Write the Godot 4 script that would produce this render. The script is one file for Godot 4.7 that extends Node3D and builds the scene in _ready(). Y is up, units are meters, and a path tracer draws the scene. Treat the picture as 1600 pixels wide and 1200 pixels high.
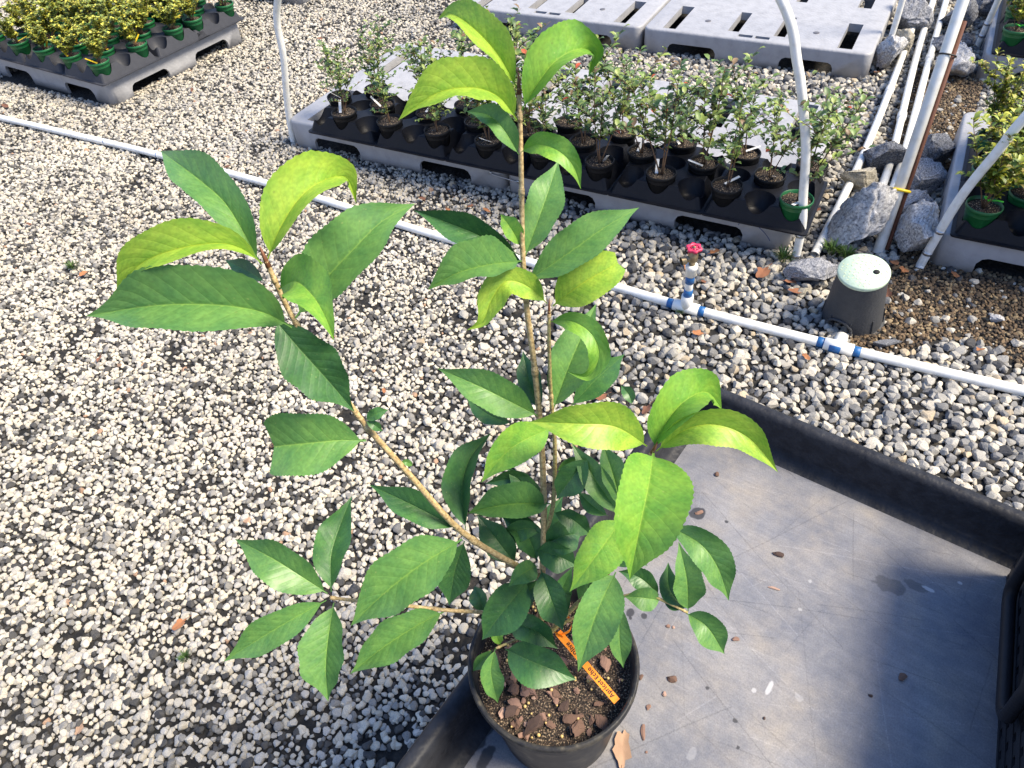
extends Node3D
# A nursery yard: a potted sweet olive on a cart, gravel, plastic pallets with trays of shrubs, pipes and rocks.
# x runs along the pallet fronts, z towards the viewer, metres.

var M := {}
var names := {}
var rng := RandomNumberGenerator.new()

# ---------------------------------------------------------------- helpers
func lin(r, g, b) -> Color:
	return Color(r, g, b).linear_to_srgb()

func numbered(called: String) -> String:
	var n: int = names.get(called, 0)
	names[called] = n + 1
	return called if n == 0 else "%s_%03d" % [called, n]

func thing(called, label, category, at = Vector3.ZERO, turn = 0.0, group = ""):
	var o := Node3D.new()
	o.name = numbered(called)
	add_child(o)
	o.position = at
	o.rotation.y = turn
	tag(o, label, category, group)
	return o

func tag(o, label, category, group = ""):
	o.set_meta("label", label)
	o.set_meta("category", category)
	if group:
		o.set_meta("group", group)
	return o

func put(called, mesh, material, parent = self):
	var o := MeshInstance3D.new()
	o.name = numbered(called) if parent == self else called
	o.mesh = mesh
	o.material_override = material
	parent.add_child(o, true)
	return o

func put_shape(called, shape, material, parent):
	var o = shape.duplicate()
	o.name = called
	o.material_override = material
	parent.add_child(o, true)
	return o

func copy_of(o, at, turn = 0.0, label = "", group = ""):
	var c = o.duplicate()
	c.name = numbered(String(o.name).rstrip("_0123456789"))
	add_child(c)
	c.position = at
	c.rotation.y = turn
	if label:
		c.set_meta("label", label)
	if group:
		c.set_meta("group", group)
	return c

func begin(flat = false) -> SurfaceTool:
	var st := SurfaceTool.new()
	st.begin(Mesh.PRIMITIVE_TRIANGLES)
	st.set_smooth_group(-1 if flat else 0)
	return st

func done(st: SurfaceTool) -> ArrayMesh:
	st.generate_normals()
	st.index()
	return st.commit()

func quad(st, a, b, c, d):      # counter-clockwise seen from outside
	for p in [a, c, b, a, d, c]:
		st.add_vertex(p)

func tri(st, a, b, c):
	for p in [a, c, b]:
		st.add_vertex(p)

func box(st, lo: Vector3, hi: Vector3, xf = Transform3D()):
	var p = []
	for k in 8:
		p.append(xf * Vector3(hi.x if k & 1 else lo.x, hi.y if k & 2 else lo.y, hi.z if k & 4 else lo.z))
	quad(st, p[4], p[5], p[7], p[6])
	quad(st, p[1], p[0], p[2], p[3])
	quad(st, p[5], p[1], p[3], p[7])
	quad(st, p[0], p[4], p[6], p[2])
	quad(st, p[6], p[7], p[3], p[2])
	quad(st, p[0], p[1], p[5], p[4])

func tube(st, pts, r0, r1, seg = 10, caps = true):
	var n = pts.size()
	var t0: Vector3 = (pts[1] - pts[0]).normalized()
	var side = t0.cross(Vector3.UP if absf(t0.y) < 0.9 else Vector3.RIGHT).normalized()
	var rings = []
	for i in n:
		var t: Vector3 = (pts[mini(i + 1, n - 1)] - pts[maxi(i - 1, 0)]).normalized()
		side = (side - t * side.dot(t)).normalized()
		var up = t.cross(side)
		var r = lerpf(r0, r1, float(i) / (n - 1))
		var ring = []
		for k in seg:
			var a = TAU * k / seg
			ring.append(pts[i] + (side * cos(a) + up * sin(a)) * r)
		rings.append(ring)
	for i in n - 1:
		for k in seg:
			var j = (k + 1) % seg
			quad(st, rings[i][k], rings[i][j], rings[i + 1][j], rings[i + 1][k])
	if caps:
		for k in seg:
			var j = (k + 1) % seg
			tri(st, pts[0], rings[0][j], rings[0][k])
			tri(st, pts[n - 1], rings[n - 1][k], rings[n - 1][j])

func lathe(st, prof, seg = 32, xf = Transform3D()):     # profile runs so that its left side is outside when going up
	for i in prof.size() - 1:
		for k in seg:
			var a = TAU * k / seg
			var b = TAU * (k + 1) / seg
			var p = prof[i]
			var q = prof[i + 1]
			var pa = xf * Vector3(p.x * cos(a), p.y, -p.x * sin(a))
			var pb = xf * Vector3(p.x * cos(b), p.y, -p.x * sin(b))
			var qa = xf * Vector3(q.x * cos(a), q.y, -q.x * sin(a))
			var qb = xf * Vector3(q.x * cos(b), q.y, -q.x * sin(b))
			if p.x < 0.00001:
				tri(st, pa, qb, qa)
			elif q.x < 0.00001:
				tri(st, pa, pb, qa)
			else:
				quad(st, pa, pb, qb, qa)

func round_rect(x0, z0, x1, z1, r, seg = 5):    # counter-clockwise seen from above
	var out = []
	for c in [[x1 - r, z1 - r, 270], [x1 - r, z0 + r, 0], [x0 + r, z0 + r, 90], [x0 + r, z1 - r, 180]]:
		for k in seg + 1:
			var a = deg_to_rad(c[2] + 90.0 * k / seg)
			out.append(Vector2(c[0] + r * cos(a), c[1] - r * sin(a)))
	return out

func loops(st, rows, close_bottom = false, close_top = false):    # rows of [loop of Vector2, y]
	for i in rows.size() - 1:
		var a = rows[i][0]
		var b = rows[i + 1][0]
		for k in a.size():
			var j = (k + 1) % a.size()
			quad(st, Vector3(a[k].x, rows[i][1], a[k].y), Vector3(a[j].x, rows[i][1], a[j].y), Vector3(b[j].x, rows[i + 1][1], b[j].y), Vector3(b[k].x, rows[i + 1][1], b[k].y))
	for e in [[close_bottom, 0], [close_top, rows.size() - 1]]:
		if e[0]:
			var l = rows[e[1]][0]
			var c = Vector2.ZERO
			for p in l:
				c += p / l.size()
			for k in l.size():
				var j = (k + 1) % l.size()
				var y = rows[e[1]][1]
				if e[1] == 0:
					tri(st, Vector3(c.x, y, c.y), Vector3(l[j].x, y, l[j].y), Vector3(l[k].x, y, l[k].y))
				else:
					tri(st, Vector3(c.x, y, c.y), Vector3(l[k].x, y, l[k].y), Vector3(l[j].x, y, l[j].y))

func spline(pts, per = 6):
	var out = []
	var n = pts.size()
	for i in n - 1:
		for k in per:
			out.append(pts[i].cubic_interpolate(pts[i + 1], pts[maxi(i - 1, 0)], pts[mini(i + 2, n - 1)], float(k) / per))
	out.append(pts[n - 1])
	return out

func fnl(seed_, freq, oct = 4) -> FastNoiseLite:
	var n := FastNoiseLite.new()
	n.seed = seed_
	n.noise_type = FastNoiseLite.TYPE_SIMPLEX_SMOOTH
	n.frequency = freq
	n.fractal_octaves = oct
	return n

func ramp_tex(noise: FastNoiseLite, size: int, stops) -> ImageTexture:     # stops: [value, linear colour]
	var src = noise.get_seamless_image(size, size)
	var g := Gradient.new()
	g.offsets = PackedFloat32Array(stops.map(func(s): return s[0]))
	g.colors = PackedColorArray(stops.map(func(s): return s[1]))
	var im := Image.create(size, size, true, Image.FORMAT_RGB8)
	for y in size:
		for x in size:
			im.set_pixel(x, y, g.sample(src.get_pixel(x, y).r).linear_to_srgb())
	im.generate_mipmaps()
	return ImageTexture.create_from_image(im)

func bump_tex(noise: FastNoiseLite, size: int, strength: float) -> ImageTexture:
	var im = noise.get_seamless_image(size, size)
	im.convert(Image.FORMAT_RGBA8)
	im.bump_map_to_normal_map(strength)
	im.generate_mipmaps()
	return ImageTexture.create_from_image(im)

func mat(color: Color, rough = 0.6, tex = null, scale = 1.0, bump = null, bump_scale = 1.0) -> StandardMaterial3D:
	var m := StandardMaterial3D.new()
	m.albedo_color = color
	m.roughness = rough
	if tex:
		m.albedo_texture = tex
	if bump:
		m.normal_enabled = true
		m.normal_texture = bump
		m.normal_scale = bump_scale
	if tex or bump:
		m.uv1_triplanar = true
		m.uv1_scale = Vector3.ONE * scale
	m.cull_mode = BaseMaterial3D.CULL_DISABLED
	return m

# ---------------------------------------------------------------- materials
func make_materials():
	var g = func(v): return Color(v, v, v)
	var wear = ramp_tex(fnl(3, 0.02, 5), 256, [[0.0, g.call(0.72)], [0.45, g.call(0.9)], [1.0, g.call(1.0)]])
	var fine = bump_tex(fnl(9, 0.09, 3), 256, 2.5)
	M.soil = mat(Color.WHITE, 0.95, ramp_tex(fnl(1, 0.05, 5), 256, [[0.2, Color(0.005, 0.005, 0.005)], [0.5, Color(0.010, 0.0095, 0.0085)], [0.8, Color(0.028, 0.024, 0.019)]]), 2.3, fine, 1.0)
	M.stone = mat(Color.WHITE, 0.82, ramp_tex(fnl(5, 0.06, 4), 256, [[0.25, Color(0.42, 0.42, 0.44)], [0.45, Color(0.9, 0.89, 0.86)], [0.75, Color(1, 0.99, 0.96)]]), 0.9, fine, 0.7)
	M.stone.vertex_color_use_as_albedo = true
	M.pallet = mat(lin(0.335, 0.338, 0.35), 0.5, wear, 2.2, fine, 0.25)
	M.plug = mat(lin(0.10, 0.10, 0.11), 0.6)
	M.tray = mat(lin(0.012, 0.013, 0.017), 0.42, wear, 6.0, fine, 0.3)
	M.old_tray = mat(lin(0.045, 0.048, 0.058), 0.5, wear, 6.0, fine, 0.3)
	M.black_pot = mat(lin(0.012, 0.0125, 0.014), 0.4, wear, 8.0, fine, 0.2)
	M.green_pot = mat(lin(0.010, 0.115, 0.035), 0.38, wear, 8.0, fine, 0.15)
	M.mix = mat(Color.WHITE, 0.95, ramp_tex(fnl(21, 0.11, 4), 256, [[0.30, Color(0.006, 0.005, 0.004)], [0.50, Color(0.022, 0.015, 0.011)], [0.62, Color(0.075, 0.045, 0.028)], [0.70, Color(0.05, 0.03, 0.02)], [0.74, Color(0.34, 0.27, 0.18)]]), 14.0, fine, 2.0)
	M.white = mat(lin(0.80, 0.80, 0.77), 0.4, wear, 3.0)
	M.pvc = mat(lin(0.74, 0.74, 0.71), 0.38, ramp_tex(fnl(31, 0.03, 5), 256, [[0.2, Color(0.86, 0.84, 0.79)], [0.5, Color(0.97, 0.97, 0.95)], [1.0, Color(1, 1, 1)]]), 3.0)
	M.primer = mat(lin(0.015, 0.12, 0.31), 0.5, ramp_tex(fnl(33, 0.08, 3), 128, [[0.25, Color(0.35, 0.5, 0.8)], [0.5, Color(1, 1, 1)], [0.72, Color(1, 1, 1)], [0.76, Color(6, 3.2, 1.8).clamp()]]), 12.0)
	M.brass = mat(lin(0.28, 0.22, 0.13), 0.42, wear, 20.0)
	M.brass.metallic = 0.7
	M.red = mat(lin(0.60, 0.035, 0.10), 0.45, wear, 16.0)
	M.steel = mat(lin(0.45, 0.46, 0.48), 0.35)
	M.steel.metallic = 0.9
	M.rust = mat(lin(0.10, 0.035, 0.018), 0.8, wear, 6.0, fine, 0.6)
	M.yellow = mat(lin(0.75, 0.52, 0.02), 0.5)
	M.lime = mat(lin(0.06, 0.60, 0.04), 0.45)
	M.orange = mat(lin(0.90, 0.27, 0.015), 0.45)
	M.ink = mat(lin(0.008, 0.008, 0.008), 0.6)
	M.blue_ink = mat(lin(0.02, 0.05, 0.22), 0.6)
	M.box = mat(lin(0.058, 0.061, 0.066), 0.55, wear, 5.0, fine, 0.5)
	M.lid = mat(lin(0.50, 0.61, 0.47), 0.55, ramp_tex(fnl(41, 0.05, 4), 256, [[0.2, Color(0.8, 0.85, 0.8)], [0.6, Color(1, 1, 1)]]), 6.0, fine, 0.3)
	M.fleck = mat(lin(0.50, 0.56, 0.36), 0.7)
	M.hole_shade = mat(lin(0.01, 0.01, 0.01), 0.9)  # near-black, painted shade for the inside of the lid opening
	M.cart = mat(lin(0.028, 0.030, 0.036), 0.5, ramp_tex(fnl(51, 0.03, 5), 256, [[0.3, Color(0.6, 0.6, 0.62)], [0.55, Color(0.9, 0.9, 0.9)], [0.8, Color(1.9, 1.8, 1.6).clamp()]]), 4.0, fine, 0.4)
	M.crate = mat(lin(0.016, 0.017, 0.021), 0.42, wear, 8.0, fine, 0.2)
	M.hero_pot = mat(lin(0.10, 0.10, 0.10), 0.45, ramp_tex(fnl(61, 0.022, 5), 256, [[0.3, Color(0.18, 0.19, 0.22)], [0.55, Color(0.25, 0.25, 0.27)], [0.66, Color(0.42, 0.40, 0.35)], [0.82, Color(1.0, 0.88, 0.66)]]), 7.0, fine, 0.3)
	for k in ["tray", "old_tray", "black_pot", "cart", "crate", "hero_pot", "box"]:
		M[k].metallic_specular = 0.28
	M.bark = []
	for c in [[0.13, 0.075, 0.052], [0.22, 0.13, 0.095], [0.060, 0.036, 0.028], [0.36, 0.235, 0.18]]:
		M.bark.append(mat(lin(c[0], c[1], c[2]), 0.9, wear, 25.0, fine, 1.2))
	M.pellet = mat(lin(0.52, 0.37, 0.14), 0.4)
	M.coarse_mix = mat(Color.WHITE, 0.95, ramp_tex(fnl(22, 0.09, 3), 256, [[0.30, Color(0.004, 0.0035, 0.003)], [0.50, Color(0.014, 0.010, 0.008)], [0.60, Color(0.06, 0.036, 0.022)], [0.66, Color(0.025, 0.016, 0.011)], [0.72, Color(0.38, 0.30, 0.20)]]), 6.0, fine, 2.0)
	M.stem = mat(Color.WHITE, 0.65, ramp_tex(fnl(71, 0.06, 4), 256, [[0.25, Color(0.20, 0.13, 0.055)], [0.5, Color(0.42, 0.30, 0.13)], [0.8, Color(0.54, 0.43, 0.22)]]), 16.0, fine, 0.8)
	M.young_stem = mat(Color.WHITE, 0.6, ramp_tex(fnl(72, 0.06, 4), 256, [[0.25, Color(0.16, 0.09, 0.04)], [0.5, Color(0.32, 0.26, 0.10)], [0.8, Color(0.40, 0.38, 0.13)]]), 20.0, fine, 0.5)
	M.bud = mat(lin(0.16, 0.06, 0.025), 0.6)
	M.twig = mat(lin(0.13, 0.075, 0.04), 0.8)
	M.foliage = mat(Color.WHITE, 0.5)
	M.foliage.vertex_color_use_as_albedo = true
	M.foliage.backlight_enabled = true
	M.foliage.backlight = Color(0.10, 0.13, 0.03)
	M.dry = []
	for c in [[0.24, 0.10, 0.05], [0.36, 0.15, 0.06], [0.16, 0.07, 0.04], [0.38, 0.24, 0.15]]:
		var d = mat(lin(c[0], c[1], c[2]), 0.85, wear, 18.0, fine, 0.8)
		M.dry.append(d)
	M.rock = []
	for k in 4:
		var a = [Color(0.07, 0.075, 0.09), Color(0.03, 0.033, 0.04), Color(0.13, 0.115, 0.09), Color(0.10, 0.10, 0.11)][k]
		var b = [Color(0.30, 0.31, 0.34), Color(0.13, 0.14, 0.16), Color(0.36, 0.32, 0.24), Color(0.46, 0.46, 0.46)][k]
		var e = [Color(0.55, 0.55, 0.56), Color(0.34, 0.35, 0.38), Color(0.52, 0.49, 0.40), Color(0.70, 0.69, 0.67)][k]
		var n := fnl(80 + k, 0.014, 5)
		n.domain_warp_enabled = true
		n.domain_warp_amplitude = 14.0
		M.rock.append(mat(Color.WHITE, 0.85, ramp_tex(n, 512, [[0.28, a], [0.42, b], [0.49, a], [0.56, e], [0.63, a.lerp(b, 0.6)], [0.78, e]]), 3.2, fine, 2.4))
	M.leaf = []
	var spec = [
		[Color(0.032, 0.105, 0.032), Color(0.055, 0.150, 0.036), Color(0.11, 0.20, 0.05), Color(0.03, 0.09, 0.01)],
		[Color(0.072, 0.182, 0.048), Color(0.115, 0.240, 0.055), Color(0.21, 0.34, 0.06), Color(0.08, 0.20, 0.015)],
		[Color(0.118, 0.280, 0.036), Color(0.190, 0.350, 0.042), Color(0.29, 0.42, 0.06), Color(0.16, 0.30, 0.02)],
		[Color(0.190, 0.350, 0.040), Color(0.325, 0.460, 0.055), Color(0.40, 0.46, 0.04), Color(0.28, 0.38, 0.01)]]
	var relief = leaf_relief()
	for k in 4:
		var m = mat(Color.WHITE, [0.42, 0.44, 0.46, 0.46][k])
		m.albedo_texture = leaf_tint(spec[k], k)
		m.normal_enabled = true
		m.normal_texture = relief
		m.normal_scale = 0.42
		m.backlight_enabled = true
		m.backlight = spec[k][3].linear_to_srgb()
		M.leaf.append(m)

func vein(u, v):      # 0 on the blade, 1 on a vein; u -1..1 across, v 0..1 along
	var a = absf(u)
	var x = v * 12.0 - a * 1.9 + (0.5 if u > 0 else 0.0)
	var d = absf(x - roundf(x))
	return maxf(exp(-pow(d / 0.07, 2.0)) * (1.0 - a * 0.75), exp(-pow(a / 0.022, 2.0)))

func leaf_tint(spec, k) -> ImageTexture:
	var w = 128
	var h = 320
	var n1 = fnl(100 + k, 0.016, 4)
	var n2 = fnl(120 + k, 0.10, 3)
	var im := Image.create(w, h, true, Image.FORMAT_RGB8)
	for y in h:
		for x in w:
			var u = 2.0 * (x + 0.5) / w - 1.0
			var v = (y + 0.5) / h
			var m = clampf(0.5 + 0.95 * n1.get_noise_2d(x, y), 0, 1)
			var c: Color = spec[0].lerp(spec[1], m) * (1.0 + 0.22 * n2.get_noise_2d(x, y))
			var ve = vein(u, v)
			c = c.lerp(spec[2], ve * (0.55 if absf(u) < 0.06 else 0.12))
			im.set_pixel(x, y, c.clamp().linear_to_srgb())
	var r := RandomNumberGenerator.new()
	r.seed = 150 + k
	for j in 46:        # specks and small scars
		var p = Vector2(r.randf() * w, r.randf() * h)
		var rad = r.randf_range(0.6, 2.4)
		var c = Color(0.42, 0.44, 0.16) if r.randf() < 0.6 else Color(0.12, 0.09, 0.03)
		for y in range(maxi(0, int(p.y - 6)), mini(h, int(p.y + 7))):
			for x in range(maxi(0, int(p.x - 3)), mini(w, int(p.x + 4))):
				var d = Vector2((x - p.x) * 1.0, (y - p.y) * 0.9).length() / rad
				if d < 1.0:
					im.set_pixel(x, y, im.get_pixel(x, y).srgb_to_linear().lerp(c, 0.45 * (1.0 - d)).linear_to_srgb())
	im.generate_mipmaps()
	return ImageTexture.create_from_image(im)

func leaf_relief() -> ImageTexture:
	var w = 192
	var h = 480
	var n2 = fnl(140, 0.05, 3)
	var im := Image.create(w, h, false, Image.FORMAT_RGBA8)
	for y in h:
		for x in w:
			var u = 2.0 * (x + 0.5) / w - 1.0
			var v = (y + 0.5) / h
			var a = absf(u)
			var q = v * 12.0 - a * 1.9 + (0.5 if u > 0 else 0.0)
			var d = absf(q - roundf(q)) * 2.0
			var e = sqrt(clampf(d, 0, 1)) * smoothstep(0.0, 0.12, a) * (1.0 - 0.6 * a) * 0.6 + 0.06 * n2.get_noise_2d(x, y)
			im.set_pixel(x, y, Color(e, e, e))
	im.bump_map_to_normal_map(5.0)
	im.generate_mipmaps()
	return ImageTexture.create_from_image(im)

# ---------------------------------------------------------------- camera and light
func _ready():
	rng.seed = 4711
	var cam := Camera3D.new()
	cam.name = "camera"
	cam.transform = Transform3D(Basis(Vector3(0.8848, -0.0667, -0.4611), Vector3(-0.2908, 0.6942, -0.6585), -Vector3(-0.3640, -0.7167, -0.5948)), Vector3(2.6714, 1.7228, 2.4744))
	cam.fov = 55.908
	cam.near = 0.02
	cam.far = 200.0
	add_child(cam)
	cam.current = true
	var env := Environment.new()
	var skym := ProceduralSkyMaterial.new()
	skym.sky_top_color = Color(0.42, 0.56, 0.80)
	skym.sky_horizon_color = Color(0.86, 0.89, 0.93)
	skym.ground_horizon_color = Color(0.62, 0.62, 0.60)
	skym.ground_bottom_color = Color(0.30, 0.28, 0.26)
	skym.sky_curve = 0.18
	skym.sky_energy_multiplier = 1.0
	skym.sun_angle_max = 0.0
	var sky := Sky.new()
	sky.sky_material = skym
	env.background_mode = Environment.BG_SKY
	env.sky = sky
	env.tonemap_mode = Environment.TONE_MAPPER_LINEAR
	env.tonemap_exposure = 1.85
	env.sdfgi_enabled = true
	env.ssao_enabled = true
	env.ssil_enabled = true
	var we := WorldEnvironment.new()
	we.name = "environment"
	we.environment = env
	add_child(we)
	var sun := DirectionalLight3D.new()
	sun.name = "sun"
	sun.light_color = Color(1.0, 0.95, 0.87)
	sun.light_energy = 1.5
	sun.light_angular_distance = 22.0
	sun.shadow_enabled = true
	add_child(sun)
	sun.look_at_from_position(Vector3(0.5957, 0.7846, -0.1718) * 10.0, Vector3.ZERO)

	make_materials()
	build_ground()
	build_pallets()
	build_pipes()
	build_valve_box()
	build_rocks()
	build_cart()
	build_crate()
	build_hero()
	build_trays_and_shrubs()
	build_litter()

# ---------------------------------------------------------------- ground
func build_ground():
	var st = begin()
	quad(st, Vector3(-60, 0, 60), Vector3(60, 0, 60), Vector3(60, 0, -60), Vector3(-60, 0, -60))
	var gnd = put("ground", done(st), M.soil)
	gnd.set_meta("kind", "structure")
	var root := Node3D.new()
	root.name = "gravel"
	root.set_meta("kind", "stuff")
	add_child(root)
	tag(root, "pale crushed stone gravel spread over the dark ground", "gravel")
	var kinds = 10
	var xfs = []
	var cols = []
	for k in kinds:
		xfs.append([])
		cols.append([])
	var patch = fnl(7, 0.9, 3)
	var bare = fnl(17, 2.6, 3)
	var tone = fnl(27, 0.7, 2)
	var add_stone = func(x, z, s, pal):
		var k = rng.randi() % kinds
		var b = Basis.from_euler(Vector3(rng.randf() * TAU, rng.randf() * TAU, rng.randf() * TAU))
		b = Basis.from_scale(Vector3(1, rng.randf_range(0.72, 0.95), 1)) * b
		var sc = s * (rng.randf_range(0.62, 1.15) if rng.randf() < 0.8 else rng.randf_range(1.1, 1.5))
		b = Basis.from_scale(Vector3.ONE * sc) * b
		xfs[k].append(Transform3D(b, Vector3(x, sc * rng.randf_range(0.04, 0.28), z)))
		cols[k].append(pal)
	# one sheet of stones, spacing by region: small pale gravel, coarser grey gravel, fine brown gravel
	var sets = [[0.0158, 0], [0.0255, 1], [0.0122, 2]]
	for s in sets:
		var sp = s[0]
		var z = -3.6
		var row = 0
		while z < 2.75:
			var x0 = -4.3 if z < 0.2 else lerpf(-3.4, 0.2, (z - 0.2) / 2.55)
			var x1 = 3.9
			var x = x0 + (sp * 0.5 if row % 2 else 0.0)
			while x < x1:
				x += sp
				var far_left = clampf((-z - 0.2) / 2.5, 0, 1)
				if s[1] == 0 and rng.randf() < 0.42 * far_left:
					continue
				var px = x + rng.randf_range(-0.36, 0.36) * sp
				var pz = z + rng.randf_range(-0.36, 0.36) * sp
				var w = patch.get_noise_2d(px, pz)
				var coarse = 0.853 * px - 0.522 * pz - 0.987 + 0.35 * w      # coarser towards the valve box
				var is_coarse = coarse > 0.10 + rng.randf_range(-0.45, 0.45)
				var brown = (px > 2.78 + 0.15 * w and pz > -0.25 and pz < 0.42 - 0.25 * w and px < 3.9) or (px > 2.66 and px < 3.0 and pz < -0.7 and pz > -1.9)
				var where = 2 if brown and rng.randf() < 0.93 else (1 if is_coarse else 0)
				if where != s[1]:
					continue
				if (px > 0.04 and px < 2.41 and pz < -0.035 and pz > -0.98) or (px > 0.06 and px < 2.43 and pz < -1.66 and pz > -2.6) or (px > 2.97 and pz < -0.165 and pz > -1.1) or (px < -1.36 and px > -2.42 and pz < 0.0 and pz > -0.94):
					continue        # under the pallets
				var b = bare.get_noise_2d(px, pz)
				if where == 0 and b > 0.38 and rng.randf() < 0.45:
					continue
				var q = rng.randf()
				var v = rng.randf_range(0.85, 1.15) * (1.0 + 0.12 * tone.get_noise_2d(px, pz))
				var c: Color
				if where == 0:
					c = Color(0.53, 0.485, 0.395) if q < 0.40 else Color(0.43, 0.41, 0.37) if q < 0.68 else Color(0.22, 0.212, 0.195) if q < 0.84 else Color(0.06, 0.058, 0.055) if q < 0.996 else Color(0.36, 0.23, 0.15)
				elif where == 1:
					c = Color(0.50, 0.465, 0.395) if q < 0.38 else Color(0.33, 0.32, 0.295) if q < 0.64 else Color(0.18, 0.18, 0.18) if q < 0.84 else Color(0.06, 0.062, 0.068) if q < 0.96 else Color(0.42, 0.35, 0.25)
				else:
					c = Color(0.15, 0.10, 0.055) if q < 0.45 else Color(0.07, 0.05, 0.032) if q < 0.80 else Color(0.28, 0.21, 0.12) if q < 0.97 else Color(0.5, 0.49, 0.45)
				add_stone.call(px, pz, sp * (1.24 if where == 1 else 1.27), c * v)
				if rng.randf() < 0.22:
					add_stone.call(px + rng.randf_range(-0.5, 0.5) * sp, pz + rng.randf_range(-0.5, 0.5) * sp, sp * 0.62, c * v * 0.9)
			z += sp * 0.87
			row += 1
	var total = 0
	for k in kinds:
		var mm := MultiMesh.new()
		mm.transform_format = MultiMesh.TRANSFORM_3D
		mm.use_colors = true
		mm.mesh = stone_mesh(200 + k)
		mm.instance_count = xfs[k].size()
		for i in xfs[k].size():
			mm.set_instance_transform(i, xfs[k][i])
			mm.set_instance_color(i, cols[k][i])
		var o := MultiMeshInstance3D.new()
		o.name = "stones"
		o.multimesh = mm
		o.material_override = M.stone
		root.add_child(o, true)
		o.set_meta("kind", "stuff")
		total += xfs[k].size()
	print("stones ", total)

func ico(sub):
	var t = (1.0 + sqrt(5.0)) / 2.0
	var v = []
	for p in [[-1, t, 0], [1, t, 0], [-1, -t, 0], [1, -t, 0], [0, -1, t], [0, 1, t], [0, -1, -t], [0, 1, -t], [t, 0, -1], [t, 0, 1], [-t, 0, -1], [-t, 0, 1]]:
		v.append(Vector3(p[0], p[1], p[2]).normalized())
	var f = [[0, 11, 5], [0, 5, 1], [0, 1, 7], [0, 7, 10], [0, 10, 11], [1, 5, 9], [5, 11, 4], [11, 10, 2], [10, 7, 6], [7, 1, 8], [3, 9, 4], [3, 4, 2], [3, 2, 6], [3, 6, 8], [3, 8, 9], [4, 9, 5], [2, 4, 11], [6, 2, 10], [8, 6, 7], [9, 8, 1]]
	for s in sub:
		var mids = {}
		var nf = []
		for q in f:
			var m = []
			for e in 3:
				var a = q[e]
				var b = q[(e + 1) % 3]
				var key = Vector2i(mini(a, b), maxi(a, b))
				if not mids.has(key):
					mids[key] = v.size()
					v.append((v[a] + v[b]).normalized())
				m.append(mids[key])
			nf.append_array([[q[0], m[0], m[2]], [q[1], m[1], m[0]], [q[2], m[2], m[1]], m])
		f = nf
	return [v, f]

func chipped(sub, seed_, cuts, depth, rough, flat):      # a ball cut by random planes
	var r := RandomNumberGenerator.new()
	r.seed = seed_
	var n = fnl(seed_, 1.1, 4)
	var pl = []
	for k in cuts:
		pl.append([Vector3(r.randfn(), r.randfn(), r.randfn()).normalized(), r.randf_range(depth, depth + 0.28)])
	var s = ico(sub)
	var pts = []
	for p in s[0]:
		var q: Vector3 = p
		for c in pl:
			var d = q.dot(c[0]) - c[1]
			if d > 0:
				q -= c[0] * d * 0.96
		pts.append(q * (1.0 + rough * n.get_noise_3dv(p * 2.2)) * 0.5)
	var st = begin(flat)
	for f in s[1]:
		tri(st, pts[f[0]], pts[f[1]], pts[f[2]])
	return st

func stone_mesh(seed_):
	return done(chipped(2, seed_, 12, 0.44, 0.10, true)) if seed_ % 2 else done(chipped(1, seed_, 8, 0.50, 0.14, true))

# ---------------------------------------------------------------- pallets
func pallet_shape():
	var st = begin()
	var L = 1.218
	var D = 1.016
	var rows = []
	for e in [[0.0, 0.0], [0.0, 0.128], [0.002, 0.134], [0.006, 0.138], [0.012, 0.14]]:
		rows.append([round_rect(e[0], -D + e[0], L - e[0], -e[0], 0.045 - e[0], 6), e[1]])
	loops(st, rows, true, true)
	st.generate_normals()
	var root := CSGCombiner3D.new()
	add_child(root)
	var body := CSGMesh3D.new()
	body.mesh = st.commit()
	root.add_child(body)
	var cut = func(x0, y0, z0, x1, y1, z1):
		var b := CSGBox3D.new()
		b.size = Vector3(x1 - x0, y1 - y0, z1 - z0)
		b.position = Vector3(x0 + x1, y0 + y1, z0 + z1) * 0.5
		b.operation = CSGShape3D.OPERATION_SUBTRACTION
		root.add_child(b)
	cut.call(0.016, -0.05, -D + 0.016, L - 0.016, 0.098, -0.016)
	for far in [false, true]:
		for s in [[0.105, 0.178, 0.035, 0.385], [0.455, 0.515, 0.095, 0.385], [0.703, 0.763, 0.095, 0.385], [1.040, 1.113, 0.035, 0.385], [0.525, 0.602, 0.035, 0.068], [0.616, 0.693, 0.035, 0.068]]:
			if far:
				cut.call(s[0], 0.08, -D + s[2], s[1], 0.2, -D + s[3])
			else:
				cut.call(s[0], 0.08, -s[3], s[1], 0.2, -s[2])
	for axis in [[0.150, 0.425, true], [0.770, 1.045, true], [0.135, 0.405, false], [0.611, 0.881, false]]:
		var p := CSGPolygon3D.new()
		var a = axis[0]
		var b = axis[1]
		p.polygon = PackedVector2Array([Vector2(a, -0.05), Vector2(b, -0.05), Vector2(b, 0.045), Vector2(b - 0.012, 0.066), Vector2(b - 0.03, 0.074), Vector2(a + 0.03, 0.074), Vector2(a + 0.012, 0.066), Vector2(a, 0.045)])
		p.mode = CSGPolygon3D.MODE_DEPTH
		p.depth = 1.6
		p.operation = CSGShape3D.OPERATION_SUBTRACTION
		root.add_child(p)
		if axis[2]:
			p.position = Vector3(0, 0, 0.2)
		else:
			p.rotation.y = -PI / 2
			p.rotation.y = PI / 2
			p.position = Vector3(1.4, 0, 0)
	remove_child(root)
	return root

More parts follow.
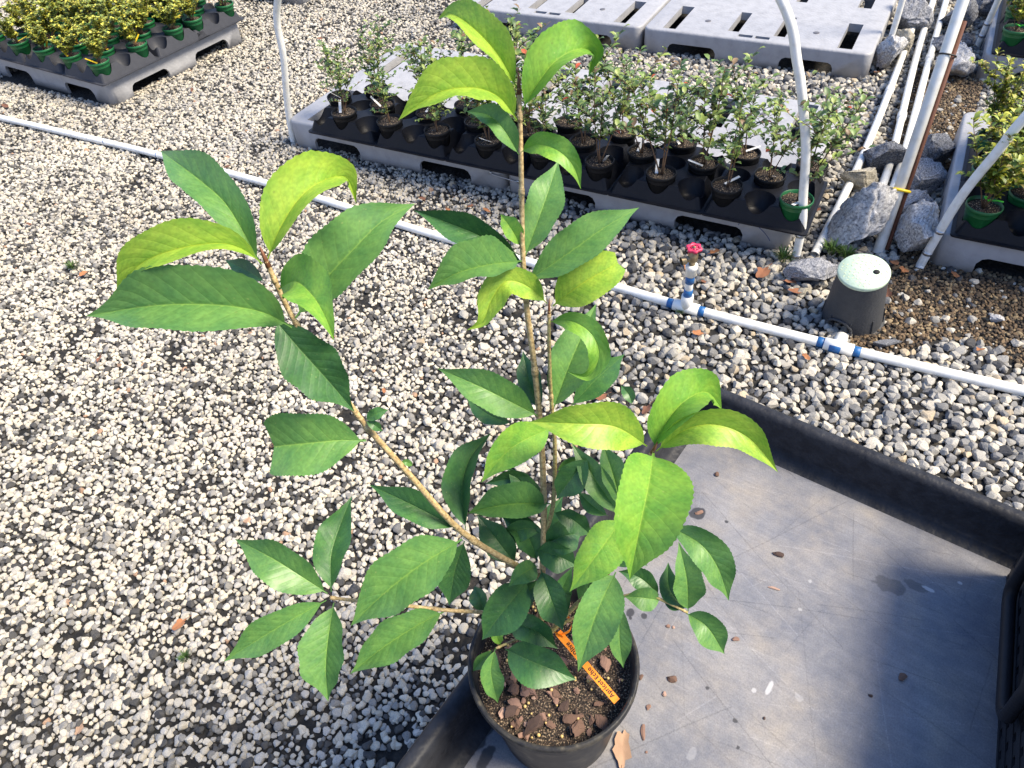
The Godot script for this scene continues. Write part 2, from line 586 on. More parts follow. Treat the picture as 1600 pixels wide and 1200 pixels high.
func build_pallets():
	var shape = pallet_shape()
	var plug = begin()
	lathe(plug, [Vector2(0.016, 0.0), Vector2(0.016, 0.003), Vector2(0.013, 0.0035), Vector2(0.0, 0.0025)], 14)
	var plug_mesh = done(plug)
	var spots = [
		[Vector3(0.0, 0, 0.0), 0.0, M.pallet, "grey plastic pallet carrying black trays, with the white hoop behind its outer corner"],
		[Vector3(1.226, 0, 0.0), 0.0, M.pallet, "grey plastic pallet under shrub trays, with a blue scribble on its side"],
		[Vector3(0.020, 0, -1.625), 0.0, M.pallet, "empty grey slotted pallet with no rocks beside it, behind the shrub pallets"],
		[Vector3(1.252, 0, -1.625), 0.0, M.pallet, "empty grey slotted pallet standing next to the boulders"],
		[Vector3(-2.5247, 0.0000, -0.0745), -0.0646, M.pallet, "light grey pallet under trays of yellow-green shrubs"],
		[Vector3(-2.52, 0, -1.66), 0.0, M.pallet, "distant grey pallet beyond the yellow-green shrubs, only its corner showing"],
		[Vector3(2.925, 0, -0.13), 0.0, M.pallet, "grey pallet under bushy yellow-green shrubs beside the leaning pole"],
		[Vector3(2.965, 0, -1.80), 0.0, M.pallet, "grey pallet farther along past the brown gravel and boulders"]]
	for s in spots:
		var t = thing("pallet", s[3], "pallet", s[0], s[1], "plastic pallets on the gravel")
		put_shape("deck", shape, s[2], t)
		for x in [0.314, 0.904]:
			for z in [-0.2, -0.816]:
				var p = put("plug", plug_mesh, M.plug, t)
				p.position = Vector3(x, 0.1395, z)
		if s[3].contains("scribble"):
			var st = begin()
			var pen = [Vector3(1.02, 0.112, 0.0015), Vector3(1.025, 0.10, 0.0015), Vector3(1.023, 0.085, 0.0015)]
			tube(st, pen, 0.0015, 0.0012, 5)
			tube(st, spline([Vector3(1.025, 0.105, 0.0015), Vector3(1.06, 0.108, 0.0015), Vector3(1.09, 0.10, 0.0015), Vector3(1.13, 0.07, 0.0015), Vector3(1.15, 0.045, 0.0015)]), 0.0012, 0.0008, 5)
			tube(st, [Vector3(1.045, 0.107, 0.0015), Vector3(1.068, 0.107, 0.0015)], 0.003, 0.0025, 5)
			put("pen_mark", done(st), M.blue_ink, t)
	# the bent wire that ties the two shrub pallets together
	var st = begin()
	tube(st, spline([Vector3(1.150, 0.085, 0.003), Vector3(1.170, 0.082, 0.006), Vector3(1.270, 0.072, 0.006), Vector3(1.290, 0.070, 0.003)]), 0.0028, 0.0028, 6)
	for x in [1.153, 1.287]:
		lathe(st, [Vector2(0.0, 0), Vector2(0.008, 0), Vector2(0.008, 0.004), Vector2(0.0, 0.005)], 10, Transform3D(Basis(Vector3.RIGHT, PI / 2), Vector3(x, 0.085 if x < 1.2 else 0.070, 0.0005)))
	tag(put("pallet_clip", done(st), M.steel), "small steel wire clip joining the two shrub pallets", "clip")

# ---------------------------------------------------------------- pipes
func ring_on(st, at: Vector3, along: Vector3, r, half):
	tube(st, [at - along * half, at + along * half], r, r, 16)

func band(t, called, at, along, r, half, m):
	var st = begin()
	ring_on(st, at, along, r, half)
	return put(called, done(st), m, t)

func build_pipes():
	var P = [Vector3(-2.1791, 0.0240, 0.3843), Vector3(-0.9689, 0.0240, 0.3620), Vector3(-0.5811, 0.0240, 0.3602), Vector3(0.2023, 0.0240, 0.3718), Vector3(0.6490, 0.0240, 0.3988), Vector3(1.0380, 0.0240, 0.4283), Vector3(1.6292, 0.0240, 0.4517), Vector3(1.9634, 0.0240, 0.4653), Vector3(2.2023, 0.0240, 0.4752), Vector3(2.7197, 0.0240, 0.4761), Vector3(3.2262, 0.0240, 0.4593), Vector3(3.4214, 0.0240, 0.4448)]
	var t = thing("irrigation_pipe", "white plastic water pipe lying across the gravel with blue-stained joints", "pipe", P[0])
	var pts = []
	for p in P:
		pts.append(p - P[0])
	var st = begin()
	tube(st, spline(pts, 4), 0.0168, 0.0168, 14)
	put("pipe", done(st), M.pvc, t)
	for k in [1, 2, 9]:
		var a = pts[mini(k, pts.size() - 2)]
		band(t, "primer_band", a, (pts[mini(k, pts.size() - 2) + 1] - a).normalized(), 0.0172, 0.002 if k != 9 else 0.006, M.primer)
	var along = Vector3(1, 0, 0)
	var tee = Vector3(2.2023, 0.0240, 0.4752) - P[0]
	var tee2 = Vector3(2.7197, 0.0240, 0.4761) - P[0]
	for k in 2:
		var q = [tee, tee2][k]
		var f = band(t, "tee_joint", q, along, 0.0215, 0.046, M.pvc)
		var up = Vector3(0, 1, 0) if k == 0 else Vector3(0, 0, -1)
		band(f, "branch_socket", q + up * 0.028, up, 0.0212, 0.026, M.pvc)
		band(t, "primer_band", q - along * 0.056, along, 0.0176, 0.012, M.primer)
		band(t, "primer_band", q + along * 0.056, along, 0.0176, 0.012, M.primer)
	band(t, "primer_stain", tee2 + Vector3(-0.01, -0.001, 0.0025), along, 0.0202, 0.018, M.primer)
	# riser with hose valve
	st = begin()
	tube(st, [tee + Vector3(0, 0.04, 0), tee + Vector3(0, 0.155, 0)], 0.0140, 0.0140, 14)
	put("riser", done(st), M.pvc, t)
	band(t, "primer_band", tee + Vector3(0, 0.066, 0), Vector3.UP, 0.0160, 0.016, M.primer)
	band(t, "primer_band", tee + Vector3(0, 0.128, 0), Vector3.UP, 0.0158, 0.017, M.primer)
	st = begin()
	lathe(st, [Vector2(0.0, 0.143), Vector2(0.019, 0.143), Vector2(0.019, 0.170), Vector2(0.021, 0.172), Vector2(0.021, 0.186), Vector2(0.015, 0.188), Vector2(0.0, 0.188)], 16, Transform3D(Basis(), tee))
	put("adapter", done(st), M.pvc, t)
	st = begin()
	lathe(st, [Vector2(0.0, 0.186), Vector2(0.011, 0.186), Vector2(0.012, 0.200), Vector2(0.017, 0.207), Vector2(0.017, 0.228), Vector2(0.010, 0.236), Vector2(0.009, 0.25), Vector2(0.0, 0.25)], 14, Transform3D(Basis(), tee))
	var out = Vector3(-0.72, -0.12, 0.68).normalized()
	var o0 = tee + Vector3(0, 0.216, 0)
	tube(st, [o0, o0 + out * 0.028], 0.011, 0.011, 12)
	tube(st, [o0 + out * 0.026, o0 + out * 0.042], 0.0145, 0.0145, 14, false)
	tube(st, [o0 + out * 0.042, o0 + out * 0.026], 0.0115, 0.0115, 14, false)
	var valve = put("hose_valve", done(st), M.brass, t)
	st = begin()
	for k in 24:
		var a = TAU * k / 24
		var b = TAU * (k + 1) / 24
		var ra = 0.024 + 0.0035 * cos(a * 6)
		var rb = 0.024 + 0.0035 * cos(b * 6)
		var c = tee + Vector3(0, 0.253, 0)
		var A = Vector3(cos(a), 0, -sin(a))
		var B = Vector3(cos(b), 0, -sin(b))
		var y = Vector3(0, 0.0055, 0)
		quad(st, c + A * ra - y, c + B * rb - y, c + B * rb + y, c + A * ra + y)
		quad(st, c + A * ra + y, c + B * rb + y, c + B * 0.015 + y * 0.8, c + A * 0.015 + y * 0.8)
		quad(st, c + B * rb - y, c + A * ra - y, c + A * 0.015 - y * 0.8, c + B * 0.015 - y * 0.8)
		quad(st, c + A * 0.015 + y * 0.8, c + B * 0.015 + y * 0.8, c + B * 0.015 - y * 0.8, c + A * 0.015 - y * 0.8)
	for k in 3:
		box(st, Vector3(-0.016, -0.002, -0.0035), Vector3(0.016, 0.003, 0.0035), Transform3D(Basis(Vector3.UP, PI * k / 3), tee + Vector3(0, 0.253, 0)))
	put("handwheel", done(st), M.red, valve)
	st = begin()
	lathe(st, [Vector2(0.0055, 0.250), Vector2(0.0055, 0.260), Vector2(0.0, 0.262)], 8, Transform3D(Basis(), tee))
	put("screw", done(st), M.brass, valve)

	# hoops over the pallets: bent white tube with steel straps
	hoop([Vector3(2.4860, 0.0000, 0.0300), Vector3(2.4780, 0.1600, 0.0300), Vector3(2.4568, 0.2765, 0.0300), Vector3(2.4299, 0.4410, 0.0300), Vector3(2.3899, 0.5877, 0.0300), Vector3(2.3428, 0.7247, 0.0300), Vector3(2.2578, 0.9054, 0.0300), Vector3(1.9800, 1.2000, 0.0200), Vector3(1.6500, 1.3500, 0.0100), Vector3(1.2500, 1.4000, 0.0000), Vector3(0.8500, 1.3300, -0.0100), Vector3(0.5000, 1.1500, -0.0200), Vector3(0.1363, 0.6936, -0.0300), Vector3(0.0720, 0.4391, -0.0300), Vector3(0.0004, 0.1757, -0.0300), Vector3(-0.0280, 0.0000, -0.0300)], 0.0155, "white bent hoop pipe arching over the middle shrub pallets", [Vector3(2.48,0.03,0.03), Vector3(2.475,0.115,0.03)])
	hoop([Vector3(2.9060, 0.0000, -0.1000), Vector3(2.9100, 0.0412, -0.1100), Vector3(2.9405, 0.2942, -0.1100), Vector3(2.9881, 0.4796, -0.1100), Vector3(3.0167, 0.5912, -0.1100), Vector3(3.1200, 0.8600, -0.1200), Vector3(3.3500, 1.1500, -0.1300), Vector3(3.7000, 1.3000, -0.1400), Vector3(4.0000, 1.1500, -0.1500), Vector3(4.1500, 0.7000, -0.1500), Vector3(4.1700, 0.0000, -0.1500)], 0.0155, "white hoop pipe strapped to the bushy shrub pallet, bending over it", [Vector3(2.9146, 0.0539, -0.1100), Vector3(2.9245, 0.1480, -0.1100)])
	hoop([Vector3(2.5120, 0.0000, -1.9500), Vector3(2.5175, 0.0600, -1.9500), Vector3(2.5196, 0.3000, -1.9500), Vector3(2.5000, 0.6000, -1.9500), Vector3(2.4200, 0.9000, -1.9500), Vector3(2.1000, 1.2500, -1.9500), Vector3(1.3000, 1.4500, -1.9500), Vector3(0.4000, 1.2000, -1.9500), Vector3(0.0000, 0.6000, -1.9500), Vector3(-0.0200, 0.0000, -1.9500)], 0.0155, "white hoop pipe strapped beside the empty pallet and boulders", [Vector3(2.519, 0.10, -1.95)])
	hoop([Vector3(2.9450, 0.0000, -2.2500), Vector3(2.9500, 0.1000, -2.2500), Vector3(2.9700, 0.3500, -2.2500), Vector3(3.0200, 0.6000, -2.2500), Vector3(3.2000, 1.0000, -2.2500), Vector3(3.6000, 1.3000, -2.2500), Vector3(4.0000, 1.1000, -2.2500), Vector3(4.2000, 0.5000, -2.2500), Vector3(4.2100, 0.0000, -2.2500)], 0.0155, "white hoop pipe strapped to the far bushy pallet", [Vector3(2.95, 0.06, -2.25), Vector3(2.955, 0.13, -2.25)])

	# three loose pipes lying between the pallets
	var loose = [
		[[Vector3(2.545, 0.018, -0.01), Vector3(2.585, 0.045, -0.72), Vector3(2.60, 0.05, -1.6), Vector3(2.60, 0.05, -3.4)], 0.0165, "white pipe lying closest to the pallets, its open end beside the boulders", [-1.45]],
		[[Vector3(2.690, 0.02, -0.36), Vector3(2.700, 0.04, -0.80), Vector3(2.665, 0.05, -2.0), Vector3(2.655, 0.05, -3.4)], 0.0165, "middle white pipe of the three lying between the boulders", [-1.20]],
		[[Vector3(2.735, 0.02, -0.40), Vector3(2.745, 0.035, -0.85), Vector3(2.73, 0.05, -2.0), Vector3(2.725, 0.05, -3.4)], 0.0165, "white pipe of the three lying closest to the bushy pallet", [-1.9]]]
	for l in loose:
		var o = thing("loose_pipe", l[2], "pipe", l[0][0], 0.0, "loose pipes between the pallets")
		var q = []
		for p in l[0]:
			q.append(p - l[0][0])
		q = spline(q, 6)
		st = begin()
		tube(st, q, l[1], l[1], 12, false)
		var inner = q.duplicate()
		inner.reverse()
		tube(st, inner, l[1] - 0.004, l[1] - 0.004, 12, false)
		put("pipe", done(st), M.pvc, o)
		for z in l[3]:
			for i in q.size() - 1:
				var zz = z - l[0][0].z
				if q[i].z > zz and q[i + 1].z <= zz:
					band(o, "coupling", q[i].lerp(q[i + 1], (q[i].z - zz) / (q[i].z - q[i + 1].z)), (q[i + 1] - q[i]).normalized(), l[1] + 0.004, 0.03, M.pvc)
	# leaning pole: white pipe with a rusty rod taped to it
	var a = Vector3(2.7552, -0.0000, -0.1339)
	var b = Vector3(2.7550, 0.7480, -0.6050)
	var o = thing("leaning_pole", "white pipe leaning over the boulders with a rusty rod taped along it", "pole", a)
	var d = (b - a).normalized()
	st = begin()
	tube(st, [Vector3.ZERO, d * 2.2], 0.0195, 0.0195, 16)
	put("pipe", done(st), M.pvc, o)
	var side = Vector3(0.9298, -0.1959, -0.3115)
	st = begin()
	tube(st, [side * 0.028 + d * 0.02, side * 0.028 + d * 0.8211], 0.0085, 0.0085, 8)
	put("rod", done(st), M.rust, o)
	var wrap = func(at, half, m, called):
		st = begin()
		var pth = []
		for k in 25:
			var ang = TAU * k / 24
			var f = d.cross(side).normalized()
			pth.append(d * at + side * (0.008 + cos(ang) * 0.031) + f * sin(ang) * 0.0215)
		tube(st, pth, half, half, 6, false)
		return put(called, done(st), m, o)
	var tape = wrap.call(0.2376, 0.0055, M.yellow, "yellow_tape")
	st = begin()
	var tp = d * (0.2376) - side * 0.02 + d.cross(side) * 0.012
	tube(st, spline([tp, tp - side * 0.012 - d * 0.01, tp - side * 0.022 - d * 0.03], 4), 0.005, 0.003, 5)
	put("tape_end", done(st), M.yellow, tape)
	wrap.call(0.7068, 0.003, M.ink, "cable_tie")

func hoop(pts, r, label, straps):
	var o = thing("hoop_pipe", label, "pipe", pts[0], 0.0, "hoop pipes")
	var q = []
	for p in pts:
		q.append(p - pts[0])
	q = spline(q, 8)
	var st = begin()
	tube(st, q, r, r, 14)
	put("pipe", done(st), M.pvc, o)
	for s in straps:
		var best = 0
		for i in q.size() - 1:
			if absf(q[i].y + pts[0].y - s.y) + absf(q[i].x + pts[0].x - s.x) < absf(q[best].y + pts[0].y - s.y) + absf(q[best].x + pts[0].x - s.x):
				best = i
		band(o, "strap", q[best], (q[best + 1] - q[best]).normalized(), r + 0.0025, 0.006, M.steel)

func build_valve_box():
	var t = thing("valve_box", "black plastic irrigation valve box with a pale green round lid", "valve box", Vector3(2.7325, 0.0000, 0.2832))
	t.rotation = Vector3(0.1875, 0.0, 0.0500)
	var R0 = 0.098
	var R1 = 0.075
	var H = 0.228
	var seg = 48
	var st = begin()
	var notch = deg_to_rad(-107.82)
	var low = func(a):      # height of the lower edge: an arched opening on the pipe side
		var d = absf(wrapf(a - notch, -PI, PI)) * R0
		return 0.0 if d > 0.044 else 0.022 + 0.05 * sqrt(maxf(0.0, 1.0 - pow(d / 0.044, 2.0)))
	for inner in [false, true]:
		for k in seg * 2:
			var a = TAU * k / (seg * 2)
			var b = TAU * (k + 1) / (seg * 2)
			var off = 0.006 if inner else 0.0
			var p = []
			for e in [a, b]:
				var y0 = low.call(e)
				for y in [y0, 0.02 + maxf(y0, 0.0), H]:
					var rr = lerpf(R0, R1, y / H) - off
					p.append(Vector3(rr * cos(e), y, -rr * sin(e)))
			if inner:
				quad(st, p[3], p[0], p[1], p[4])
				quad(st, p[4], p[1], p[2], p[5])
			else:
				quad(st, p[0], p[3], p[4], p[1])
				quad(st, p[1], p[4], p[5], p[2])
	put("body", done(st), M.box, t)
	st = begin()
	lathe(st, [Vector2(R0 - 0.003, 0.0), Vector2(R0 + 0.007, 0.0), Vector2(R0 + 0.007, 0.006), Vector2(R0 - 0.002, 0.009)], 48)
	var prev = null
	for k in 21:
		var x = -0.047 + 0.094 * k / 20.0
		var a = notch + x / R0
		var y = 0.0 if absf(x) > 0.0465 else 0.022 + 0.05 * sqrt(maxf(0.0, 1.0 - pow(x / 0.047, 2.0)))
		var rr = lerpf(R0, R1, y / H) + 0.003
		var p = Vector3(rr * cos(a), y + 0.003, -rr * sin(a))
		if prev != null:
			tube(st, [prev, p], 0.005, 0.005, 6)
		prev = p
	put("rim", done(st), M.box, t)
	for k in 8:
		var a = notch + TAU * (k + 0.5) / 8
		st = begin(true)
		box(st, Vector3(-0.002, 0.004, -0.002), Vector3(0.0035, 0.075, 0.002), Transform3D(Basis(Vector3.UP, a) * Basis(Vector3(0, 0, 1), atan2(R0 - R1, H)), Vector3(R0 * cos(a), 0, -R0 * sin(a))))
		put("rib", done(st), M.box, t)
	st = begin()
	lathe(st, [Vector2(0.0, H - 0.012), Vector2(0.073, H - 0.012), Vector2(0.0790, H - 0.004), Vector2(0.0790, H + 0.005), Vector2(0.0766, H + 0.008), Vector2(0.0, H + 0.008)], 48)
	var lid = put("lid", done(st), M.lid, t)
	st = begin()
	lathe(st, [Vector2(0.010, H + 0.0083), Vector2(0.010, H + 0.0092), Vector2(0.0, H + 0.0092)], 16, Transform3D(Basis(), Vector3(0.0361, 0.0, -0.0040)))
	put("hole_shade_disc", done(st), M.hole_shade, lid)  # black disc on the lid, shade of the finger hole put into its colour
	st = begin(true)
	var r2 := RandomNumberGenerator.new()
	r2.seed = 5
	for i in 11:
		for j in 11:
			var p = Vector3((i - 5) * 0.0132, H + 0.0085, (j - 5) * 0.0132)
			if Vector2(p.x, p.z).length() < 0.068 and Vector2(p.x, p.z).distance_to(Vector2(0.0361, -0.0040)) > 0.017 and r2.randf() < 0.85:
				box(st, Vector3(-0.0034, -0.001, -0.0011), Vector3(0.0034, 0.0006, 0.0011), Transform3D(Basis(Vector3.UP, PI / 4 if (i + j) % 2 else -PI / 4), p))
	var tr = put("tread", done(st), M.fleck, lid)
	tr.set_meta("kind", "stuff")

func build_rocks():
	for r in [[Vector3(2.5916, 0.1120, -2.3280), Vector3(0.250, 0.311, 0.292), "tall grey boulder standing beside the hoop pipe at the empty pallet", 0.480, 0, 1000],
		[Vector3(2.5237, 0.0854, -1.8076), Vector3(0.182, 0.237, 0.223), "pale speckled boulder leaning against the empty pallet's corner", 0.480, 3, 1007],
		[Vector3(2.5782, 0.0634, -1.9719), Vector3(0.173, 0.176, 0.165), "tan-grey boulder tucked behind the pale one at the empty pallet's corner", 0.480, 2, 1014],
		[Vector3(2.8200, 0.0758, -2.4379), Vector3(0.279, 0.211, 0.198), "dark grey boulder up beside the far bushy pallet", 0.480, 1, 1021],
		[Vector3(2.8391, 0.0602, -2.1082), Vector3(0.288, 0.167, 0.157), "dark bluish boulder behind the white speckled boulder", 0.480, 1, 1028],
		[Vector3(2.8337, 0.0860, -1.8300), Vector3(0.240, 0.239, 0.224), "white speckled boulder at the upper end of the brown gravel", 0.480, 3, 1035],
		[Vector3(2.9208, 0.0622, -2.7261), Vector3(0.193, 0.173, 0.162), "dark boulder against the far hoop pipe", 0.480, 1, 1042],
		[Vector3(2.6712, 0.0728, -0.7642), Vector3(0.236, 0.202, 0.190), "dark angular boulder lying on top of the loose pipes", 0.480, 1, 1049],
		[Vector3(2.8671, 0.0797, -0.8703), Vector3(0.210, 0.222, 0.208), "dark slate-coloured boulder against the bushy pallet", 0.480, 1, 1056],
		[Vector3(2.6088, 0.0531, -0.5602), Vector3(0.222, 0.148, 0.139), "tan boulder resting on the loose pipe closest to the pallets", 0.480, 2, 1063],
		[Vector3(2.8339, 0.0638, -0.6215), Vector3(0.212, 0.177, 0.166), "mid-grey boulder below the slate-coloured one", 0.480, 0, 1070],
		[Vector3(2.8327, 0.0632, -0.4017), Vector3(0.225, 0.176, 0.165), "bluish grey boulder beside the taped pole", 0.480, 0, 1077],
		[Vector3(2.8550, 0.0963, -0.1857), Vector3(0.194, 0.267, 0.251), "light wedge-shaped boulder beside the bushy pallet's hoop", 0.480, 3, 1084],
		[Vector3(2.6620, 0.1112, -0.1731), Vector3(0.298, 0.309, 0.290), "largest pale granite boulder, behind the valve box", 0.480, 3, 1091],
		[Vector3(2.5624, 0.0487, 0.1358), Vector3(0.205, 0.135, 0.127), "flat-topped grey boulder between the valve box and the pallet corner", 0.480, 0, 1098],
		[Vector3(2.5553, 0.0155, 0.2218), Vector3(0.079, 0.043, 0.040), "small tan stone in front of the flat-topped boulder", 0.480, 2, 1105],
		[Vector3(2.8527, 0.0135, 0.3877), Vector3(0.128, 0.037, 0.035), "flat dark slab of stone beside the valve box", 0.480, 1, 1112],
		[Vector3(3.1663, 0.0154, 0.1193), Vector3(0.050, 0.043, 0.040), "small white stone alone on the brown gravel", 0.480, 3, 1119]]:
		var st = chipped(4, int(r[5]), 13, 0.42, 0.16, false)
		st.generate_normals()
		var o = MeshInstance3D.new()
		o.name = numbered("boulder")
		o.mesh = st.commit()
		o.material_override = M.rock[r[4]]
		add_child(o)
		o.transform = Transform3D(Basis(Vector3.UP, r[3]) * Basis.from_scale(r[1]) * Basis.from_euler(Vector3(0, r[5] * 1.7, 0)), r[0])
		tag(o, r[2], "boulder", "granite boulders between the pallets")

# ---------------------------------------------------------------- cart and crate
func build_cart():
	var t = thing("utility_cart", "black plastic utility cart with a raised lip and a dusty scratched top", "cart", Vector3(2.5050, 0.0000, 1.6940), -0.1425)
	var L = 1.10
	var D = 0.70
	var ins = func(e): return round_rect(e, e, L - e, D - e, maxf(0.045 - e, 0.012), 6)
	var shelf = func(y0, called):
		var st = begin()
		var rows = []
		for e in [[0.004, -0.16], [0.0, -0.15], [0.0, -0.010], [0.003, -0.003], [0.008, 0.0], [0.016, 0.0], [0.020, -0.003], [0.0225, -0.009], [0.0245, -0.050], [0.028, -0.059], [0.034, -0.0645], [0.046, -0.0665]]:
			rows.append([ins.call(e[0]), y0 + e[1]])
		loops(st, rows)
		return put(called, done(st), M.cart, t)
	shelf.call(0.94, "top_rim")
	shelf.call(0.38, "lower_rim")
	var tex = deck_texture(L, D)
	var m = mat(Color.WHITE, 0.5)
	m.albedo_texture = tex
	m.normal_enabled = true
	m.normal_texture = scratch_relief()
	m.normal_scale = 0.06
	var deck = func(y, called):
		var st = begin()
		var e = 0.040
		var c = [[e, D - e], [L - e, D - e], [L - e, e], [e, e]]
		for k in [0, 2, 1, 0, 3, 2]:
			st.set_uv(Vector2(c[k][0] / L, c[k][1] / D))
			st.add_vertex(Vector3(c[k][0], y, c[k][1]))
		st.generate_normals()
		st.generate_tangents()
		return put(called, st.commit(), m, t)
	deck.call(0.8740, "top_deck")
	deck.call(0.3140, "lower_deck")
	for x in [0.05, L - 0.05]:
		for z in [0.05, D - 0.05]:
			var st = begin()
			tube(st, [Vector3(x, 0.09, z), Vector3(x, 0.84, z)], 0.026, 0.026, 14)
			put("post", done(st), M.cart, t)
			st = begin()
			tube(st, [Vector3(x - 0.014, 0.05, z), Vector3(x + 0.014, 0.05, z)], 0.05, 0.05, 20)
			put("caster", done(st), M.crate, t)

func blot(p: Vector2, c: Vector2, r: Vector2, n: FastNoiseLite):     # 1 inside an irregular spot
	var q = (p - c) / r
	return 1.0 - smoothstep(0.82, 1.0, q.length() + 0.55 * n.get_noise_2dv(p * 60.0))

func deck_texture(L, D) -> ImageTexture:
	var w = 1100
	var h = 700
	var n1 = fnl(301, 0.0055, 4)
	var n2 = fnl(302, 0.045, 4)
	var n3 = fnl(303, 0.5, 2)
	var n4 = fnl(304, 0.6, 3)
	var n5 = fnl(305, 0.012, 4)
	var im := Image.create(w, h, true, Image.FORMAT_RGB8)
	var wet = [[0.3492, 0.1446, 0.0239, 0.0119, 0.55], [0.3783, 0.1295, 0.0143, 0.0073, 0.50], [0.1104, 0.1777, 0.0105, 0.0101, 1.00], [0.0385, 0.5750, 0.0100, 0.0279, 1.00], [0.0554, 0.5915, 0.0084, 0.0129, 1.00], [0.0157, 0.5656, 0.0036, 0.0050, 1.00], [0.1040, 0.3556, 0.0048, 0.0055, 1.00], [0.1073, 0.3614, 0.0024, 0.0027, 1.00], [0.1193, 0.3494, 0.0039, 0.0036, 1.00], [0.2612, 0.4029, 0.0042, 0.0033, 1.00], [0.2210, 0.3870, 0.0022, 0.0021, 1.00], [0.2754, 0.4269, 0.0017, 0.0020, 1.00], [0.1464, 0.1689, 0.0026, 0.0020, 1.00]]
	var pale = [[0.2785, 0.3461, 0.0036, 0.0092, 1.00], [0.2651, 0.3596, 0.0029, 0.0033, 0.80], [0.3093, 0.3398, 0.0058, 0.0050, 0.35], [0.3921, 0.1255, 0.0095, 0.0027, 1.00], [0.4203, 0.0964, 0.0032, 0.0023, 1.00], [0.2693, 0.1935, 0.0024, 0.0028, 0.60], [0.2724, 0.2369, 0.0031, 0.0027, 0.60], [0.2378, 0.4621, 0.0041, 0.0079, 0.30]]
	for y in h:
		for x in w:
			var dust = clampf(0.55 + 0.75 * n1.get_noise_2d(x, y) + 0.28 * n2.get_noise_2d(x, y), 0.0, 1.0)
			var tan_ = clampf(0.30 + 0.9 * n5.get_noise_2d(x, y), 0.0, 1.0)
			var c = Color(0.085, 0.090, 0.108).lerp(Color(0.165, 0.162, 0.165).lerp(Color(0.20, 0.178, 0.150), tan_), dust)
			c *= 1.28
			c *= 1.0 + 0.30 * n3.get_noise_2d(x, y) + 0.12 * n2.get_noise_2d(x * 0.25, y * 4.0)
			im.set_pixel(x, y, c.clamp().linear_to_srgb())
	var r := RandomNumberGenerator.new()
	r.seed = 77
	for k in 420:       # scratches
		var a = Vector2(r.randf() * w, r.randf() * h)
		var d = Vector2.from_angle(r.randf_range(-0.5, 0.6) + (PI / 2 if r.randf() < 0.4 else 0.0))
		var s = r.randf_range(8, 130) if r.randf() < 0.8 else 260.0
		var f = r.randf_range(0.70, 0.9) if r.randf() < 0.6 else r.randf_range(1.1, 1.3)
		for i in int(s):
			var p = a + d * i + Vector2(0, sin(i * 0.03 + k) * 1.2)
			if p.x >= 0 and p.y >= 0 and p.x < w and p.y < h:
				im.set_pixelv(Vector2i(p), (im.get_pixelv(Vector2i(p)).srgb_to_linear() * f).clamp().linear_to_srgb())
	for set_ in [[wet, Color(0.022, 0.022, 0.025), 0.9], [pale, Color(0.5, 0.5, 0.5), 0.6]]:
		for b in set_[0]:
			var c0 = Vector2(b[0], b[1])
			var rr = Vector2(b[2], b[3])
			for y in range(maxi(0, int((c0.y - rr.y * 1.5) / D * h)), mini(h, int((c0.y + rr.y * 1.5) / D * h) + 1)):
				for x in range(maxi(0, int((c0.x - rr.x * 1.5) / L * w)), mini(w, int((c0.x + rr.x * 1.5) / L * w) + 1)):
					var k = blot(Vector2((x + 0.5) / w * L, (y + 0.5) / h * D), c0, rr, n4) * set_[2] * (b[4] if b.size() > 4 else 1.0)
					if k > 0:
						im.set_pixel(x, y, im.get_pixel(x, y).srgb_to_linear().lerp(set_[1], k).linear_to_srgb())
	im.generate_mipmaps()
	return ImageTexture.create_from_image(im)

func scratch_relief() -> ImageTexture:
	var im = fnl(310, 0.22, 3).get_image(512, 512)
	im.convert(Image.FORMAT_RGBA8)
	im.bump_map_to_normal_map(2.0)
	return ImageTexture.create_from_image(im)

